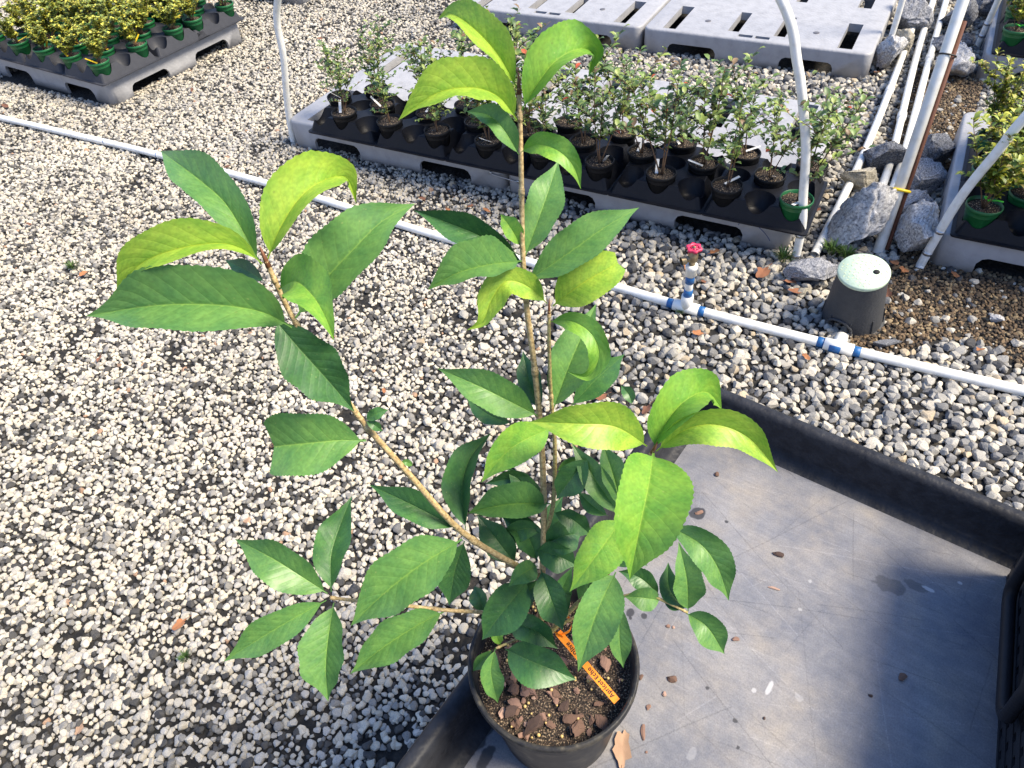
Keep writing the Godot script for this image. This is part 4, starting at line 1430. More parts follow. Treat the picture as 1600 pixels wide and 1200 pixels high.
func build_litter():
	var lm = []
	for k in 5:
		lm.append(dry_leaf_mesh(800 + k, k % 2 == 0))
	var r := RandomNumberGenerator.new()
	r.seed = 33
	for e in [[Vector3(1.4206, 0.0220, 2.1706), 0.045, 1], [Vector3(1.3993, 0.0220, 2.4666), 0.032, 3], [Vector3(-1.9542, 0.0220, 0.2573), 0.054, 2], [Vector3(-0.6708, 0.0220, 1.0561), 0.036, 2], [Vector3(-0.1075, 0.0220, 1.2163), 0.045, 1], [Vector3(1.2420, 0.0220, 1.5867), 0.027, 2], [Vector3(0.3855, 0.0220, 1.5511), 0.036, 0], [Vector3(0.3877, 0.0220, 0.0472), 0.027, 1], [Vector3(-0.1523, 0.0220, 0.3158), 0.036, 2], [Vector3(-1.4779, 0.0220, -0.3164), 0.063, 1], [Vector3(2.1995, 0.0220, 0.1079), 0.072, 1], [Vector3(2.2159, 0.0220, 0.3080), 0.027, 2], [Vector3(2.3974, 0.0220, 0.1744), 0.081, 0], [Vector3(2.2799, 0.0220, 0.5874), 0.045, 1], [Vector3(2.1284, 0.0220, 0.2257), 0.063, 1], [Vector3(1.7830, 0.0220, 0.2126), 0.054, 1], [Vector3(2.5026, 0.0220, 0.1885), 0.054, 0], [Vector3(2.5294, 0.0220, 0.2375), 0.063, 0], [Vector3(2.8537, 0.0220, -0.0351), 0.063, 1], [Vector3(2.8190, 0.0220, -0.0669), 0.045, 1], [Vector3(3.0196, 0.0220, -0.0710), 0.045, 1], [Vector3(2.8182, 0.0220, 0.1281), 0.054, 2], [Vector3(2.4878, 0.0220, -0.3030), 0.054, 0], [Vector3(2.4520, 0.0220, -0.3295), 0.045, 1], [Vector3(2.5075, 0.0220, -1.7197), 0.054, 1], [Vector3(3.1275, 0.0220, 0.3070), 0.045, 1], [Vector3(2.6357, 0.0220, 0.5603), 0.036, 1], [Vector3(1.0746, 0.0220, 0.2548), 0.045, 1], [Vector3(0.9136, 0.0220, 0.2085), 0.036, 2], [Vector3(1.2256, 0.0220, 0.1845), 0.045, 1], [Vector3(1.1457, 0.0220, 0.1838), 0.036, 0], [Vector3(0.1391, 0.0220, 0.1074), 0.054, 0], [Vector3(0.3880, 0.0220, 0.1746), 0.036, 2], [Vector3(1.4324, 0.0220, 1.2606), 0.027, 1], [Vector3(1.3944, 0.0220, -0.0346), 0.045, 1], [Vector3(2.0963, 0.0220, 0.9974), 0.045, 0], [Vector3(2.2440, 0.0220, 0.9914), 0.045, 2], [Vector3(2.1637, 0.0220, 1.0565), 0.036, 0], [Vector3(0.0716, 0.0220, -0.9743), 0.045, 1], [Vector3(-0.7430, 0.0220, -1.1682), 0.045, 2], [Vector3(2.2502, 0.0220, 1.6242), 0.027, 0], [Vector3(-2.4055, 0.0220, -0.3141), 0.045, 2], [Vector3(-0.9995, 0.0220, -0.2939), 0.045, 2]]:
		var o = put("dry_leaf", lm[r.randi() % 5], M.dry[int(e[2])])
		o.transform = Transform3D(Basis.from_euler(Vector3(r.randf_range(-0.35, 0.35), r.randf() * TAU, r.randf_range(-0.35, 0.35))) * Basis.from_scale(Vector3.ONE * e[1]), e[0])
		tag(o, "%s %s fallen leaf lying on the gravel" % ["large curled" if e[1] > 0.058 else "small dry" if e[1] < 0.042 else "dry", ["reddish brown", "orange brown", "dark brown", "tan"][int(e[2])]], "leaf", "fallen leaves on the gravel")
	var chips = []
	for k in 4:
		chips.append(done(chipped(1, 860 + k, 8, 0.5, 0.2, true)))
	for e in [[Vector3(2.5916, 0.8742, 1.8106), 0.0090, 0, 0.30, 1.0, "round brown bark crumb on the cart near the far lip"],
		[Vector3(2.5885, 0.8742, 1.8837), 0.0071, 1, 0.80, 2.0, "reddish bark splinter in the small wet spot on the cart"],
		[Vector3(2.7002, 0.8742, 1.9023), 0.0082, 2, 0.10, 2.4, "thin dark bark sliver on the cart"],
		[Vector3(2.7059, 0.8742, 1.9528), 0.0043, 3, 0.10, 4.0, "pale straw sliver on the cart"],
		[Vector3(2.6297, 0.8742, 2.1162), 0.0107, 0, 0.50, 1.2, "chunky brown bark lump on the cart beside the pot"],
		[Vector3(2.6274, 0.8742, 2.1360), 0.0066, 3, 0.50, 1.0, "tan bark crumb on the cart beside the pot"],
		[Vector3(2.6163, 0.8742, 2.1580), 0.0059, 1, 1.20, 1.4, "oval brown bark crumb on the cart beside the pot"],
		[Vector3(2.6203, 0.8742, 2.1851), 0.0064, 1, 1.90, 3.2, "reddish bark stick on the cart beside the dead leaf"],
		[Vector3(2.8611, 0.8742, 2.0010), 0.0098, 0, 0.90, 1.3, "dark bark lump lying in the crate's shade"],
		[Vector3(2.8328, 0.8742, 2.0378), 0.0045, 2, 0.20, 1.2, "small dark bark crumb in the crate's shade"],
		[Vector3(2.6822, 0.8742, 2.0380), 0.0069, 1, 0.40, 1.5, "brown bark flake on the cart below the low twig"],
		[Vector3(2.6046, 0.8742, 2.0567), 0.0049, 1, 0.20, 1.6, "reddish bark flake pair on the cart under the low leaf"],
		[Vector3(2.6107, 0.8742, 2.0556), 0.0042, 3, 0.90, 1.2, "pink bark flake on the cart under the low leaf"],
		[Vector3(2.7343, 0.8742, 2.1131), 0.0038, 2, 0.30, 1.0, "tiny black bark crumb on the open cart top"],
		[Vector3(2.6308, 0.8742, 2.2034), 0.0031, 1, 0.40, 1.4, "small reddish crumb beside the dead leaf"],
		[Vector3(2.5912, 0.8742, 2.1742), 0.0078, 3, 0.60, 1.3, "flat tan bark flake against the pot"],
		[Vector3(2.5973, 0.8742, 2.1295), 0.0054, 0, 1.40, 1.6, "dark bark flake against the pot"]]:
		var o = put("bark_piece", chips[r.randi() % 4], M.bark[int(e[2])])
		o.transform = Transform3D(Basis(Vector3.UP, e[3]) * Basis.from_scale(Vector3(e[1] * e[4], e[1] * 0.45, e[1])), e[0] + Vector3(0, e[1] * 0.16, 0))
		tag(o, e[5], "bark", "bark crumbs on the cart top")
	var big = put("dead_leaf", lm[0], M.dry[3])
	big.transform = Transform3D(Basis(Vector3.UP, -1.2) * Basis.from_scale(Vector3(0.044, 0.030, 0.034)), Vector3(2.6059, 0.8770, 2.2117))
	tag(big, "crumpled tan dead leaf lying beside the pot on the cart", "leaf")
	# weeds
	for e in [[Vector3(2.4429, 0.0080, 0.0585), 0.070, 1, "small green weed at the pallet corner"],
		[Vector3(2.6034, 0.0080, -0.0511), 0.080, 2, "mossy weed tuft at the foot of the largest boulder"],
		[Vector3(2.6517, 0.0080, -0.0402), 0.070, 3, "low weed between the largest boulder and the valve box"],
		[Vector3(-0.1905, 0.0080, 1.2025), 0.050, 4, "tiny yellow-green weed alone in the open gravel"],
		[Vector3(1.4957, 0.0080, 2.2276), 0.030, 5, "small green sprout in the open gravel"],
		[Vector3(2.1883, 0.0080, 0.4988), 0.030, 6, "tiny weed under the pipe's riser joint"]]:
		var st = begin()
		var q := RandomNumberGenerator.new()
		q.seed = int(e[2])
		for k in 90:
			var a = q.randf() * TAU
			var p = Vector3(cos(a), 0, sin(a)) * q.randf() * 0.35 * e[1]
			var d = Vector3(cos(a) * 0.6, q.randf_range(0.5, 1.3), sin(a) * 0.6).normalized()
			small_leaf(st, p + Vector3(0, q.randf() * 0.3 * e[1], 0), d, Vector3(-d.x, 0.5, -d.z).normalized(), e[1] * q.randf_range(0.3, 0.7), e[1] * 0.06, Color(0.055, 0.11, 0.018) * q.randf_range(0.7, 1.4))
		st.generate_normals()
		var o = put("weed", st.commit(), M.foliage)
		o.position = e[0]
		tag(o, e[3], "weed")

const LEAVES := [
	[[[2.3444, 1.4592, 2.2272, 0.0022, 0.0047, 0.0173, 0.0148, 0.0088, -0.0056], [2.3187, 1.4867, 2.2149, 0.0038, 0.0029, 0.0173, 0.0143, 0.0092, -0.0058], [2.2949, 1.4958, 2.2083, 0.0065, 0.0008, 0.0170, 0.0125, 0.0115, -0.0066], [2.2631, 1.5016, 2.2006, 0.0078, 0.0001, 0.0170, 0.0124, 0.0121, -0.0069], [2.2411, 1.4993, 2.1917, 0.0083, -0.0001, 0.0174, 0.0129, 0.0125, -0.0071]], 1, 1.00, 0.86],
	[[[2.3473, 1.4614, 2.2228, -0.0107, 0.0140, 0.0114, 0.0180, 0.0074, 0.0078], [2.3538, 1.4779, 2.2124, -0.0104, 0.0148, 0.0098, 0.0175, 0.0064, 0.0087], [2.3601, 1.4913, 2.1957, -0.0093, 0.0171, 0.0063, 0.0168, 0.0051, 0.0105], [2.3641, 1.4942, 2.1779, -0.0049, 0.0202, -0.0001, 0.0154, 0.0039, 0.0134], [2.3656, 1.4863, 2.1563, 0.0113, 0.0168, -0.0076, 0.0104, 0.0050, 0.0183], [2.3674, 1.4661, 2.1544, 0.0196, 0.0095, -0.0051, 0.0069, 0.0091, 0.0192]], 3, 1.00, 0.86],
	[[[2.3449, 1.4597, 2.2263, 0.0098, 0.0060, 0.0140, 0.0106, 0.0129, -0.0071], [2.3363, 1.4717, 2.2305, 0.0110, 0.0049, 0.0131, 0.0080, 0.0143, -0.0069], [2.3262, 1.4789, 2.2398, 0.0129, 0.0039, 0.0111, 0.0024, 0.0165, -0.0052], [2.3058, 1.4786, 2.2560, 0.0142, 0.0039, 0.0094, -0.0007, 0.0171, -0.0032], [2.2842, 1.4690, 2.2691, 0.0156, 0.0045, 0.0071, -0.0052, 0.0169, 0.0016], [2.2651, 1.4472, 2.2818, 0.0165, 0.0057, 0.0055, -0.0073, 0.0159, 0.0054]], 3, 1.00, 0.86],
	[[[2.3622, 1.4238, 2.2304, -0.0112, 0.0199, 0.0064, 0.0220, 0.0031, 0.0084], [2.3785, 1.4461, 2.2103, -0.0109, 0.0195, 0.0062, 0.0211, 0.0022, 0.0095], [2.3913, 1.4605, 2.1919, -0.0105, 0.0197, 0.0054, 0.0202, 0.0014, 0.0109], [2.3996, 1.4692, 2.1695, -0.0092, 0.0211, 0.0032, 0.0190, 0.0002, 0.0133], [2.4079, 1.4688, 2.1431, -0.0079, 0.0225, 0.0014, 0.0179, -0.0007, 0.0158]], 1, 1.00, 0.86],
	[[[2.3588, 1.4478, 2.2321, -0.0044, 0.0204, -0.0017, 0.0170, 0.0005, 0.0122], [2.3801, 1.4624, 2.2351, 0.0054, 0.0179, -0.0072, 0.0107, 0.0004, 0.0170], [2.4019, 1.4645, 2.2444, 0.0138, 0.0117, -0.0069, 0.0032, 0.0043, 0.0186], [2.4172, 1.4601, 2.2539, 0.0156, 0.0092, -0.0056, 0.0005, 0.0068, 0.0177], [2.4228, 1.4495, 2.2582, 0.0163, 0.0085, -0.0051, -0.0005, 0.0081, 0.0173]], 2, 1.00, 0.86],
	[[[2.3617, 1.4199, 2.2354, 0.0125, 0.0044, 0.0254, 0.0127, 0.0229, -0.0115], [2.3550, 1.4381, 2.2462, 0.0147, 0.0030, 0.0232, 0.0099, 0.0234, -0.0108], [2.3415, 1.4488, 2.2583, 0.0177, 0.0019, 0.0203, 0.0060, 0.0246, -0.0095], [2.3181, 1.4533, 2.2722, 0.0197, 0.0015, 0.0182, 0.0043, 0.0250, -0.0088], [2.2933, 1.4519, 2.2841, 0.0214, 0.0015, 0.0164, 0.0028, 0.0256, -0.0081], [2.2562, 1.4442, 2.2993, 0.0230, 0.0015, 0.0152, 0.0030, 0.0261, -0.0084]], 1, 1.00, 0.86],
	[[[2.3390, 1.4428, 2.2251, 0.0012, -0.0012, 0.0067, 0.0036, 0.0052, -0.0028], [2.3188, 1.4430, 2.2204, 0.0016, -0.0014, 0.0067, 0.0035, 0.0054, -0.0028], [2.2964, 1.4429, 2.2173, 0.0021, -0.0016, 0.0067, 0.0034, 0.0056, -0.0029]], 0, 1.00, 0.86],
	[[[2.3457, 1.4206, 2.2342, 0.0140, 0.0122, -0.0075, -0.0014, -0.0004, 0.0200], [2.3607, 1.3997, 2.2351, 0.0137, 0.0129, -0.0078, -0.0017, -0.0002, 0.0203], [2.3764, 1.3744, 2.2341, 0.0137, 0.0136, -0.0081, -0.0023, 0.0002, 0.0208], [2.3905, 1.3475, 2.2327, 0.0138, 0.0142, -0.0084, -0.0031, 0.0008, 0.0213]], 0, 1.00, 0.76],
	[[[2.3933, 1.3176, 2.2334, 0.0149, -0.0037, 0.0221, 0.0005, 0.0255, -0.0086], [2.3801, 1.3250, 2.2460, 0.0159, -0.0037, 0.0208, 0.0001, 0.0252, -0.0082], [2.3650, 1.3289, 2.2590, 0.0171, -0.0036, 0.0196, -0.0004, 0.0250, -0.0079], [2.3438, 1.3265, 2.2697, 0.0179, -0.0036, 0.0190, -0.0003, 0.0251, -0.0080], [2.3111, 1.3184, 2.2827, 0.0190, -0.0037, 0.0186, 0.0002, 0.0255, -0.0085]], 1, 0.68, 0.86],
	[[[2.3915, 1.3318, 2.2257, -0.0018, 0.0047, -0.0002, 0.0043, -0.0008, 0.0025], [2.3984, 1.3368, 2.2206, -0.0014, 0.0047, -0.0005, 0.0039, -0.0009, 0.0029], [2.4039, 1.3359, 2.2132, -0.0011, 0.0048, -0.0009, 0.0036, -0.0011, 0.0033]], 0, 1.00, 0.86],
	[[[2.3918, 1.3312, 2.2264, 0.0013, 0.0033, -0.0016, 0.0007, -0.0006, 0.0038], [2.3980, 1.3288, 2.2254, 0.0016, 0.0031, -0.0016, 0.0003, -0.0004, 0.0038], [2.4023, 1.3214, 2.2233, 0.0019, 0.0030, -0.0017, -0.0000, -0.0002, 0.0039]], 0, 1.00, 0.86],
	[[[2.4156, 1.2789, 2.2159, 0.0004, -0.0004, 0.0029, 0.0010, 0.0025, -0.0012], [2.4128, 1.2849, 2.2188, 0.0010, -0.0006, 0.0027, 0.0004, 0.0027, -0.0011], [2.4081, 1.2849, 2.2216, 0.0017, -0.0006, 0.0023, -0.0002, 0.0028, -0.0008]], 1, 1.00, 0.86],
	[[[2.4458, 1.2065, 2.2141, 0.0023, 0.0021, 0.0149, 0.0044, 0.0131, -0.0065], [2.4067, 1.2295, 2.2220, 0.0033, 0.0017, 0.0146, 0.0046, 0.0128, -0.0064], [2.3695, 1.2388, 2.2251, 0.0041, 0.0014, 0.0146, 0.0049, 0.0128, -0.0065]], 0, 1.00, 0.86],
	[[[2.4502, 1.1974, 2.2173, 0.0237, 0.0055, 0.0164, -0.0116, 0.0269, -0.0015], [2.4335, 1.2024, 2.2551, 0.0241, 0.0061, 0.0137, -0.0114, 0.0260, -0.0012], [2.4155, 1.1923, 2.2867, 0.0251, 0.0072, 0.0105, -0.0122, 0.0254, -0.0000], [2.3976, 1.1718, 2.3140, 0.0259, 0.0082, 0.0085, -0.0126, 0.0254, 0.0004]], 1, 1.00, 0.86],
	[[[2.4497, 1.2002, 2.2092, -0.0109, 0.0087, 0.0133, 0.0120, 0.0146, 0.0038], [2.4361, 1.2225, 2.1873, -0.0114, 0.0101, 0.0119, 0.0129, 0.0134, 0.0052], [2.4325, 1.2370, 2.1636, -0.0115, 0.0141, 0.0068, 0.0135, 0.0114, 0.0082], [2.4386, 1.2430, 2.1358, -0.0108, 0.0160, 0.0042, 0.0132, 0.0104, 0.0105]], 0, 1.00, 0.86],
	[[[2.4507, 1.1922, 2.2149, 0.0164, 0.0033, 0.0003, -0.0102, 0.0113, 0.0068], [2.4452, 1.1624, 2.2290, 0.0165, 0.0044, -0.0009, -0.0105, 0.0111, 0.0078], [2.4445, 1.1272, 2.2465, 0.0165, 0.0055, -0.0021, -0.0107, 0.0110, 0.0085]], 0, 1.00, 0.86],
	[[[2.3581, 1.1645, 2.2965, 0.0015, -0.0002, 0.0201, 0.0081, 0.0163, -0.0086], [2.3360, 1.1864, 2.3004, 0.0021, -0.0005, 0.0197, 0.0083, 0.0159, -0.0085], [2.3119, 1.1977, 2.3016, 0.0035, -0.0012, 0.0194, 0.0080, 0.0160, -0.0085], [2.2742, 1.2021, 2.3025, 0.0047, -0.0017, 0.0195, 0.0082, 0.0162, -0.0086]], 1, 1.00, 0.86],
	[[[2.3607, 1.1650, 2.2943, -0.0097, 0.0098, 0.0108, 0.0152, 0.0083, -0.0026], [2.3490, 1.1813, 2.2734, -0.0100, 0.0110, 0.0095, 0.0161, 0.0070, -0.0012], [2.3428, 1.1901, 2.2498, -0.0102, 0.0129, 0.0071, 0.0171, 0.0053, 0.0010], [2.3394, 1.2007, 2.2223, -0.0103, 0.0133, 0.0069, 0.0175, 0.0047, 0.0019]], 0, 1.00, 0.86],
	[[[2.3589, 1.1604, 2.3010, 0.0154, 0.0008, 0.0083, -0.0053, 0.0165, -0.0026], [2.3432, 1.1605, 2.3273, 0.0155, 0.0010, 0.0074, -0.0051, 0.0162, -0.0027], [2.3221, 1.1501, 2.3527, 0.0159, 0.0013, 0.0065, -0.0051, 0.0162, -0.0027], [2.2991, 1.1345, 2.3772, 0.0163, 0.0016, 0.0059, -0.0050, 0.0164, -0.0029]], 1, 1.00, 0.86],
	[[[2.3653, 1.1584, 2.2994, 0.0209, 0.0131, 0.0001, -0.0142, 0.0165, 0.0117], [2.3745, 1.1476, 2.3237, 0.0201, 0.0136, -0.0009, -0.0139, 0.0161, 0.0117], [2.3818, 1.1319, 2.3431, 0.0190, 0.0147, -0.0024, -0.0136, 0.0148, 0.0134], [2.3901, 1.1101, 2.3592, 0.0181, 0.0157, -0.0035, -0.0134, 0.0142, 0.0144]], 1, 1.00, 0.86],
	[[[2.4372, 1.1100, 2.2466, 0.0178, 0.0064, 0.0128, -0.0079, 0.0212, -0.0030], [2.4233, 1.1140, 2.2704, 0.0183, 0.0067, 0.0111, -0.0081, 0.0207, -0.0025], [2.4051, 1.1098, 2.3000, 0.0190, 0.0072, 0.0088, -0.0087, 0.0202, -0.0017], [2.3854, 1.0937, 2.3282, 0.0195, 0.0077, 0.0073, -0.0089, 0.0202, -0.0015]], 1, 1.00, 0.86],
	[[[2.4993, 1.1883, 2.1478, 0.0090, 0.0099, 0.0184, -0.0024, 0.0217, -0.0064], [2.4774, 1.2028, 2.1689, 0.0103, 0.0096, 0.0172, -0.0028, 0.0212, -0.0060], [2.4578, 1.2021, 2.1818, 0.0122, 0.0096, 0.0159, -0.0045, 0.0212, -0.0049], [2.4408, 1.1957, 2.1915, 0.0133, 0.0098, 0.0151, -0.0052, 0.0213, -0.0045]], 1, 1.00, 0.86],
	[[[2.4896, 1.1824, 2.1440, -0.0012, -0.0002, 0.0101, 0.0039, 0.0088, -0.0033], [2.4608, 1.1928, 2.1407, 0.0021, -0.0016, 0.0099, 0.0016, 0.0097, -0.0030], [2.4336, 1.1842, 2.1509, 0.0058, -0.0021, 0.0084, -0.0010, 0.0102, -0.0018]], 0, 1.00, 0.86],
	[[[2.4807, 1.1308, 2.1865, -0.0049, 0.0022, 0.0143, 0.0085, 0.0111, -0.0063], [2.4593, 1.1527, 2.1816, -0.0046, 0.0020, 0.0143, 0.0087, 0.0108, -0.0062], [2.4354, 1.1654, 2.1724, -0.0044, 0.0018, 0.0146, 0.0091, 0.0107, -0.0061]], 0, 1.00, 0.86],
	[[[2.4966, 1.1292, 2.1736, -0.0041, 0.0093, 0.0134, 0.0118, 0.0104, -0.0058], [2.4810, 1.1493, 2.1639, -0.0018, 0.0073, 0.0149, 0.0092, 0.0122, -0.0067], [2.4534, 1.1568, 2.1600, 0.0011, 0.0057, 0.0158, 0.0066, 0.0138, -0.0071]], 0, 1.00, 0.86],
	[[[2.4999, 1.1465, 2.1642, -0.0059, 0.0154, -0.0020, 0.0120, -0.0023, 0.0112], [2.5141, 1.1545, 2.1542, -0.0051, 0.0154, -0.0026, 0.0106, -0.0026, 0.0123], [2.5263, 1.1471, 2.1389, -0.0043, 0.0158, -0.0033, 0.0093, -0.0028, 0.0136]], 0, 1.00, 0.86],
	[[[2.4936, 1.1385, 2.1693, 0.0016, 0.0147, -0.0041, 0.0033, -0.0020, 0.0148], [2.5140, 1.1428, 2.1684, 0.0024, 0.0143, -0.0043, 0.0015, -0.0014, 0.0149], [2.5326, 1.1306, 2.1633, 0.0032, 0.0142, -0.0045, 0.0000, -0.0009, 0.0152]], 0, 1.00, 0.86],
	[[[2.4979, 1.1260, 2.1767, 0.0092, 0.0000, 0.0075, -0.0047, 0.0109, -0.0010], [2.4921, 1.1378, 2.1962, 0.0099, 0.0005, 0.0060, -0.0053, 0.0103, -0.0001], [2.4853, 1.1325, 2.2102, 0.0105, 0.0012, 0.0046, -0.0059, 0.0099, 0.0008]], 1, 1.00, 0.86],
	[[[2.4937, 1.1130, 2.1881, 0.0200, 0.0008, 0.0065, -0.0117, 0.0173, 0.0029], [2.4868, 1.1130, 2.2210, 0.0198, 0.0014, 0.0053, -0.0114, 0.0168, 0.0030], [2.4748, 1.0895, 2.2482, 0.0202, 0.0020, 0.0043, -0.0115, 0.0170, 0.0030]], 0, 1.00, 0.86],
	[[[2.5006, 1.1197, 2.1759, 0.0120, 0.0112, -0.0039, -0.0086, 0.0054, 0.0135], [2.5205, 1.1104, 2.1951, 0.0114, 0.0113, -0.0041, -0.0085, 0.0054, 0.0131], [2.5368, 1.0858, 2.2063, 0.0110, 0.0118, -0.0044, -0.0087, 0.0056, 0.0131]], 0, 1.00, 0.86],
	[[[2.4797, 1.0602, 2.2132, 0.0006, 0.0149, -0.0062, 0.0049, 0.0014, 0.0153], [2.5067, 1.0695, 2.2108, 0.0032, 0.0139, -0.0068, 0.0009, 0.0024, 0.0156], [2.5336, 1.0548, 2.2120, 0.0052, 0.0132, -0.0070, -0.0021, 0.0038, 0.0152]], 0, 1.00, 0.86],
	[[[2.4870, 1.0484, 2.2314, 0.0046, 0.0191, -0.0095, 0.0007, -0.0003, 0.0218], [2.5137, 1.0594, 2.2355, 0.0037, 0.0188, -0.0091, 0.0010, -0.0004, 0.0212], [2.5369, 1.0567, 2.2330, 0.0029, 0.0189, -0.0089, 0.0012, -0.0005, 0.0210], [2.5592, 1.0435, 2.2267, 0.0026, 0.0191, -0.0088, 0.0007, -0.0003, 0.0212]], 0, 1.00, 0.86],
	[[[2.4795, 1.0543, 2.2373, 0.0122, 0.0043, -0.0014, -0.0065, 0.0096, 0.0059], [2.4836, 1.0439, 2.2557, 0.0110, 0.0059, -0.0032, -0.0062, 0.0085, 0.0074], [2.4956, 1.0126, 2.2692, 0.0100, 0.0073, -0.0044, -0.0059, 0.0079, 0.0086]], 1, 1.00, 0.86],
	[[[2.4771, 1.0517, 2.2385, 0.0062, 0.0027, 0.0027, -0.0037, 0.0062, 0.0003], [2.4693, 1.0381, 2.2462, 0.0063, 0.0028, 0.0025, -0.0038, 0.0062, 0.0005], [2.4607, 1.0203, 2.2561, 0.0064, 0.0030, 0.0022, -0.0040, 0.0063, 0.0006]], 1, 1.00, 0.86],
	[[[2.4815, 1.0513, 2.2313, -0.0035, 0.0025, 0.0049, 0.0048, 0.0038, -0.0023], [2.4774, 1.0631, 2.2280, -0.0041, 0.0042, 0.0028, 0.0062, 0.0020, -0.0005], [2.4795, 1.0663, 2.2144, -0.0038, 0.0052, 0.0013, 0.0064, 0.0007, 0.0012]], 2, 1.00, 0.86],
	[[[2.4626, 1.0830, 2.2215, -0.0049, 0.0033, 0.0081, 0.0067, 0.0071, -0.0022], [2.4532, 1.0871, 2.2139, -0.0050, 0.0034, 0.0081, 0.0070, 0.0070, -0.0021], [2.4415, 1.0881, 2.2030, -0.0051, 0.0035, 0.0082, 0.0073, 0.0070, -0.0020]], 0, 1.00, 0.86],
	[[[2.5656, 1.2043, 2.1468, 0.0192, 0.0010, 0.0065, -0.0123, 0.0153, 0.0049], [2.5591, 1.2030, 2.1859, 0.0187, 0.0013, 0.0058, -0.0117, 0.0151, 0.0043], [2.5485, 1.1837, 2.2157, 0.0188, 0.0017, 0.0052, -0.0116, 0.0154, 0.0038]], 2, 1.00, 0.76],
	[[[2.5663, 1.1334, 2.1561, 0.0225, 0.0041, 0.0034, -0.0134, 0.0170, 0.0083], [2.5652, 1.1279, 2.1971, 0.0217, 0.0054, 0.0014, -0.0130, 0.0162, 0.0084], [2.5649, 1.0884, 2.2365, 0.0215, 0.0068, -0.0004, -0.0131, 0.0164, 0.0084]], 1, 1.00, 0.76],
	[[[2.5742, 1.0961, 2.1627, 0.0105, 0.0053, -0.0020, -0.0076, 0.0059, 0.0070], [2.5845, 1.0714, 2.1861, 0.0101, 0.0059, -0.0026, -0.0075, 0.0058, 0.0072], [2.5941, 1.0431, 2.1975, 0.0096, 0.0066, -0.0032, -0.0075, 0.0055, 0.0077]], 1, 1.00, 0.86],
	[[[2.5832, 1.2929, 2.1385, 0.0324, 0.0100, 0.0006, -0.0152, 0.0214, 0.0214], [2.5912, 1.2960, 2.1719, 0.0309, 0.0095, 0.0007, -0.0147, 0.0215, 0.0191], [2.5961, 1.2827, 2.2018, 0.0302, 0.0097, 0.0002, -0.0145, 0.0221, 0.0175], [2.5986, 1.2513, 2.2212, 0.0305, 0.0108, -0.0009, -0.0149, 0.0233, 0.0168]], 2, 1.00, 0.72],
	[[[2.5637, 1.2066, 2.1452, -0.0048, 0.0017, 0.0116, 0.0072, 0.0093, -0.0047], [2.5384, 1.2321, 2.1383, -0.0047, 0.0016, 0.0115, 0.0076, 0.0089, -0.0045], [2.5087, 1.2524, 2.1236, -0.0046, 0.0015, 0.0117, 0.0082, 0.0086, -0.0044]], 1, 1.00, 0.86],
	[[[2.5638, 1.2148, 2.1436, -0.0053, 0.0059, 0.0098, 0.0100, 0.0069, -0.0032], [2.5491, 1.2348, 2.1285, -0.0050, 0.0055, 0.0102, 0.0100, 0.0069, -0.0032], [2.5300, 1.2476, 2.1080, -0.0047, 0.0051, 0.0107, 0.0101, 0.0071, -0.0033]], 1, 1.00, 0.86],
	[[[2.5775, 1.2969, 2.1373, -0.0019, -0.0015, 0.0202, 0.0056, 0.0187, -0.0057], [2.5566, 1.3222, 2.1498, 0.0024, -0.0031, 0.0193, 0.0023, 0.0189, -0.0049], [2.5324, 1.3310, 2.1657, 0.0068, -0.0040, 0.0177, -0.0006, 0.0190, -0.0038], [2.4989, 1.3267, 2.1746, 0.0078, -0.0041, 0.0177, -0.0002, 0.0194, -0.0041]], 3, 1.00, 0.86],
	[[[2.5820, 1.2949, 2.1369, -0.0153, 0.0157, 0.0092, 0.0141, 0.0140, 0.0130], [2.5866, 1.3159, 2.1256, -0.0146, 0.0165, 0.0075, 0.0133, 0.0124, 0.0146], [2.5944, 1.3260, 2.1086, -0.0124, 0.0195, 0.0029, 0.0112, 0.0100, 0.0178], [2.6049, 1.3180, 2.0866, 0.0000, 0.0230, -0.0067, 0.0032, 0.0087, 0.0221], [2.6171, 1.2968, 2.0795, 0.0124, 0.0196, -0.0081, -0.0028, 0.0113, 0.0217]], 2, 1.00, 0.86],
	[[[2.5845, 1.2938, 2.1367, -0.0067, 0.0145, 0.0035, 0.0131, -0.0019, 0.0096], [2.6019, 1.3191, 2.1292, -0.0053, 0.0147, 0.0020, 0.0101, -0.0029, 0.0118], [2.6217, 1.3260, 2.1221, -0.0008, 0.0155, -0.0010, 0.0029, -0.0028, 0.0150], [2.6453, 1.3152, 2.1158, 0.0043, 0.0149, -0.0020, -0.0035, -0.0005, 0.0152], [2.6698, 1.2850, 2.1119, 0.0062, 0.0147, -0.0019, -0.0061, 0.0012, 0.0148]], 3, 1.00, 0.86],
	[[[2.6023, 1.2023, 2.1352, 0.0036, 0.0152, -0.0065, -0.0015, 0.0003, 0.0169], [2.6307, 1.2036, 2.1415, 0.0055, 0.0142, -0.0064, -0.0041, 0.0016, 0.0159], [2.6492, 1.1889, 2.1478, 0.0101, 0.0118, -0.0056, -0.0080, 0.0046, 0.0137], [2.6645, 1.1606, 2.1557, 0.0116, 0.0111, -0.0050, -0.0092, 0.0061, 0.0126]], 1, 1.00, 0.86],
	[[[2.6323, 1.0762, 2.1343, -0.0098, 0.0093, 0.0104, 0.0145, 0.0084, -0.0030], [2.6236, 1.1109, 2.1230, -0.0092, 0.0082, 0.0113, 0.0136, 0.0089, -0.0036], [2.6067, 1.1355, 2.1036, -0.0086, 0.0073, 0.0123, 0.0132, 0.0094, -0.0040]], 1, 1.00, 0.86],
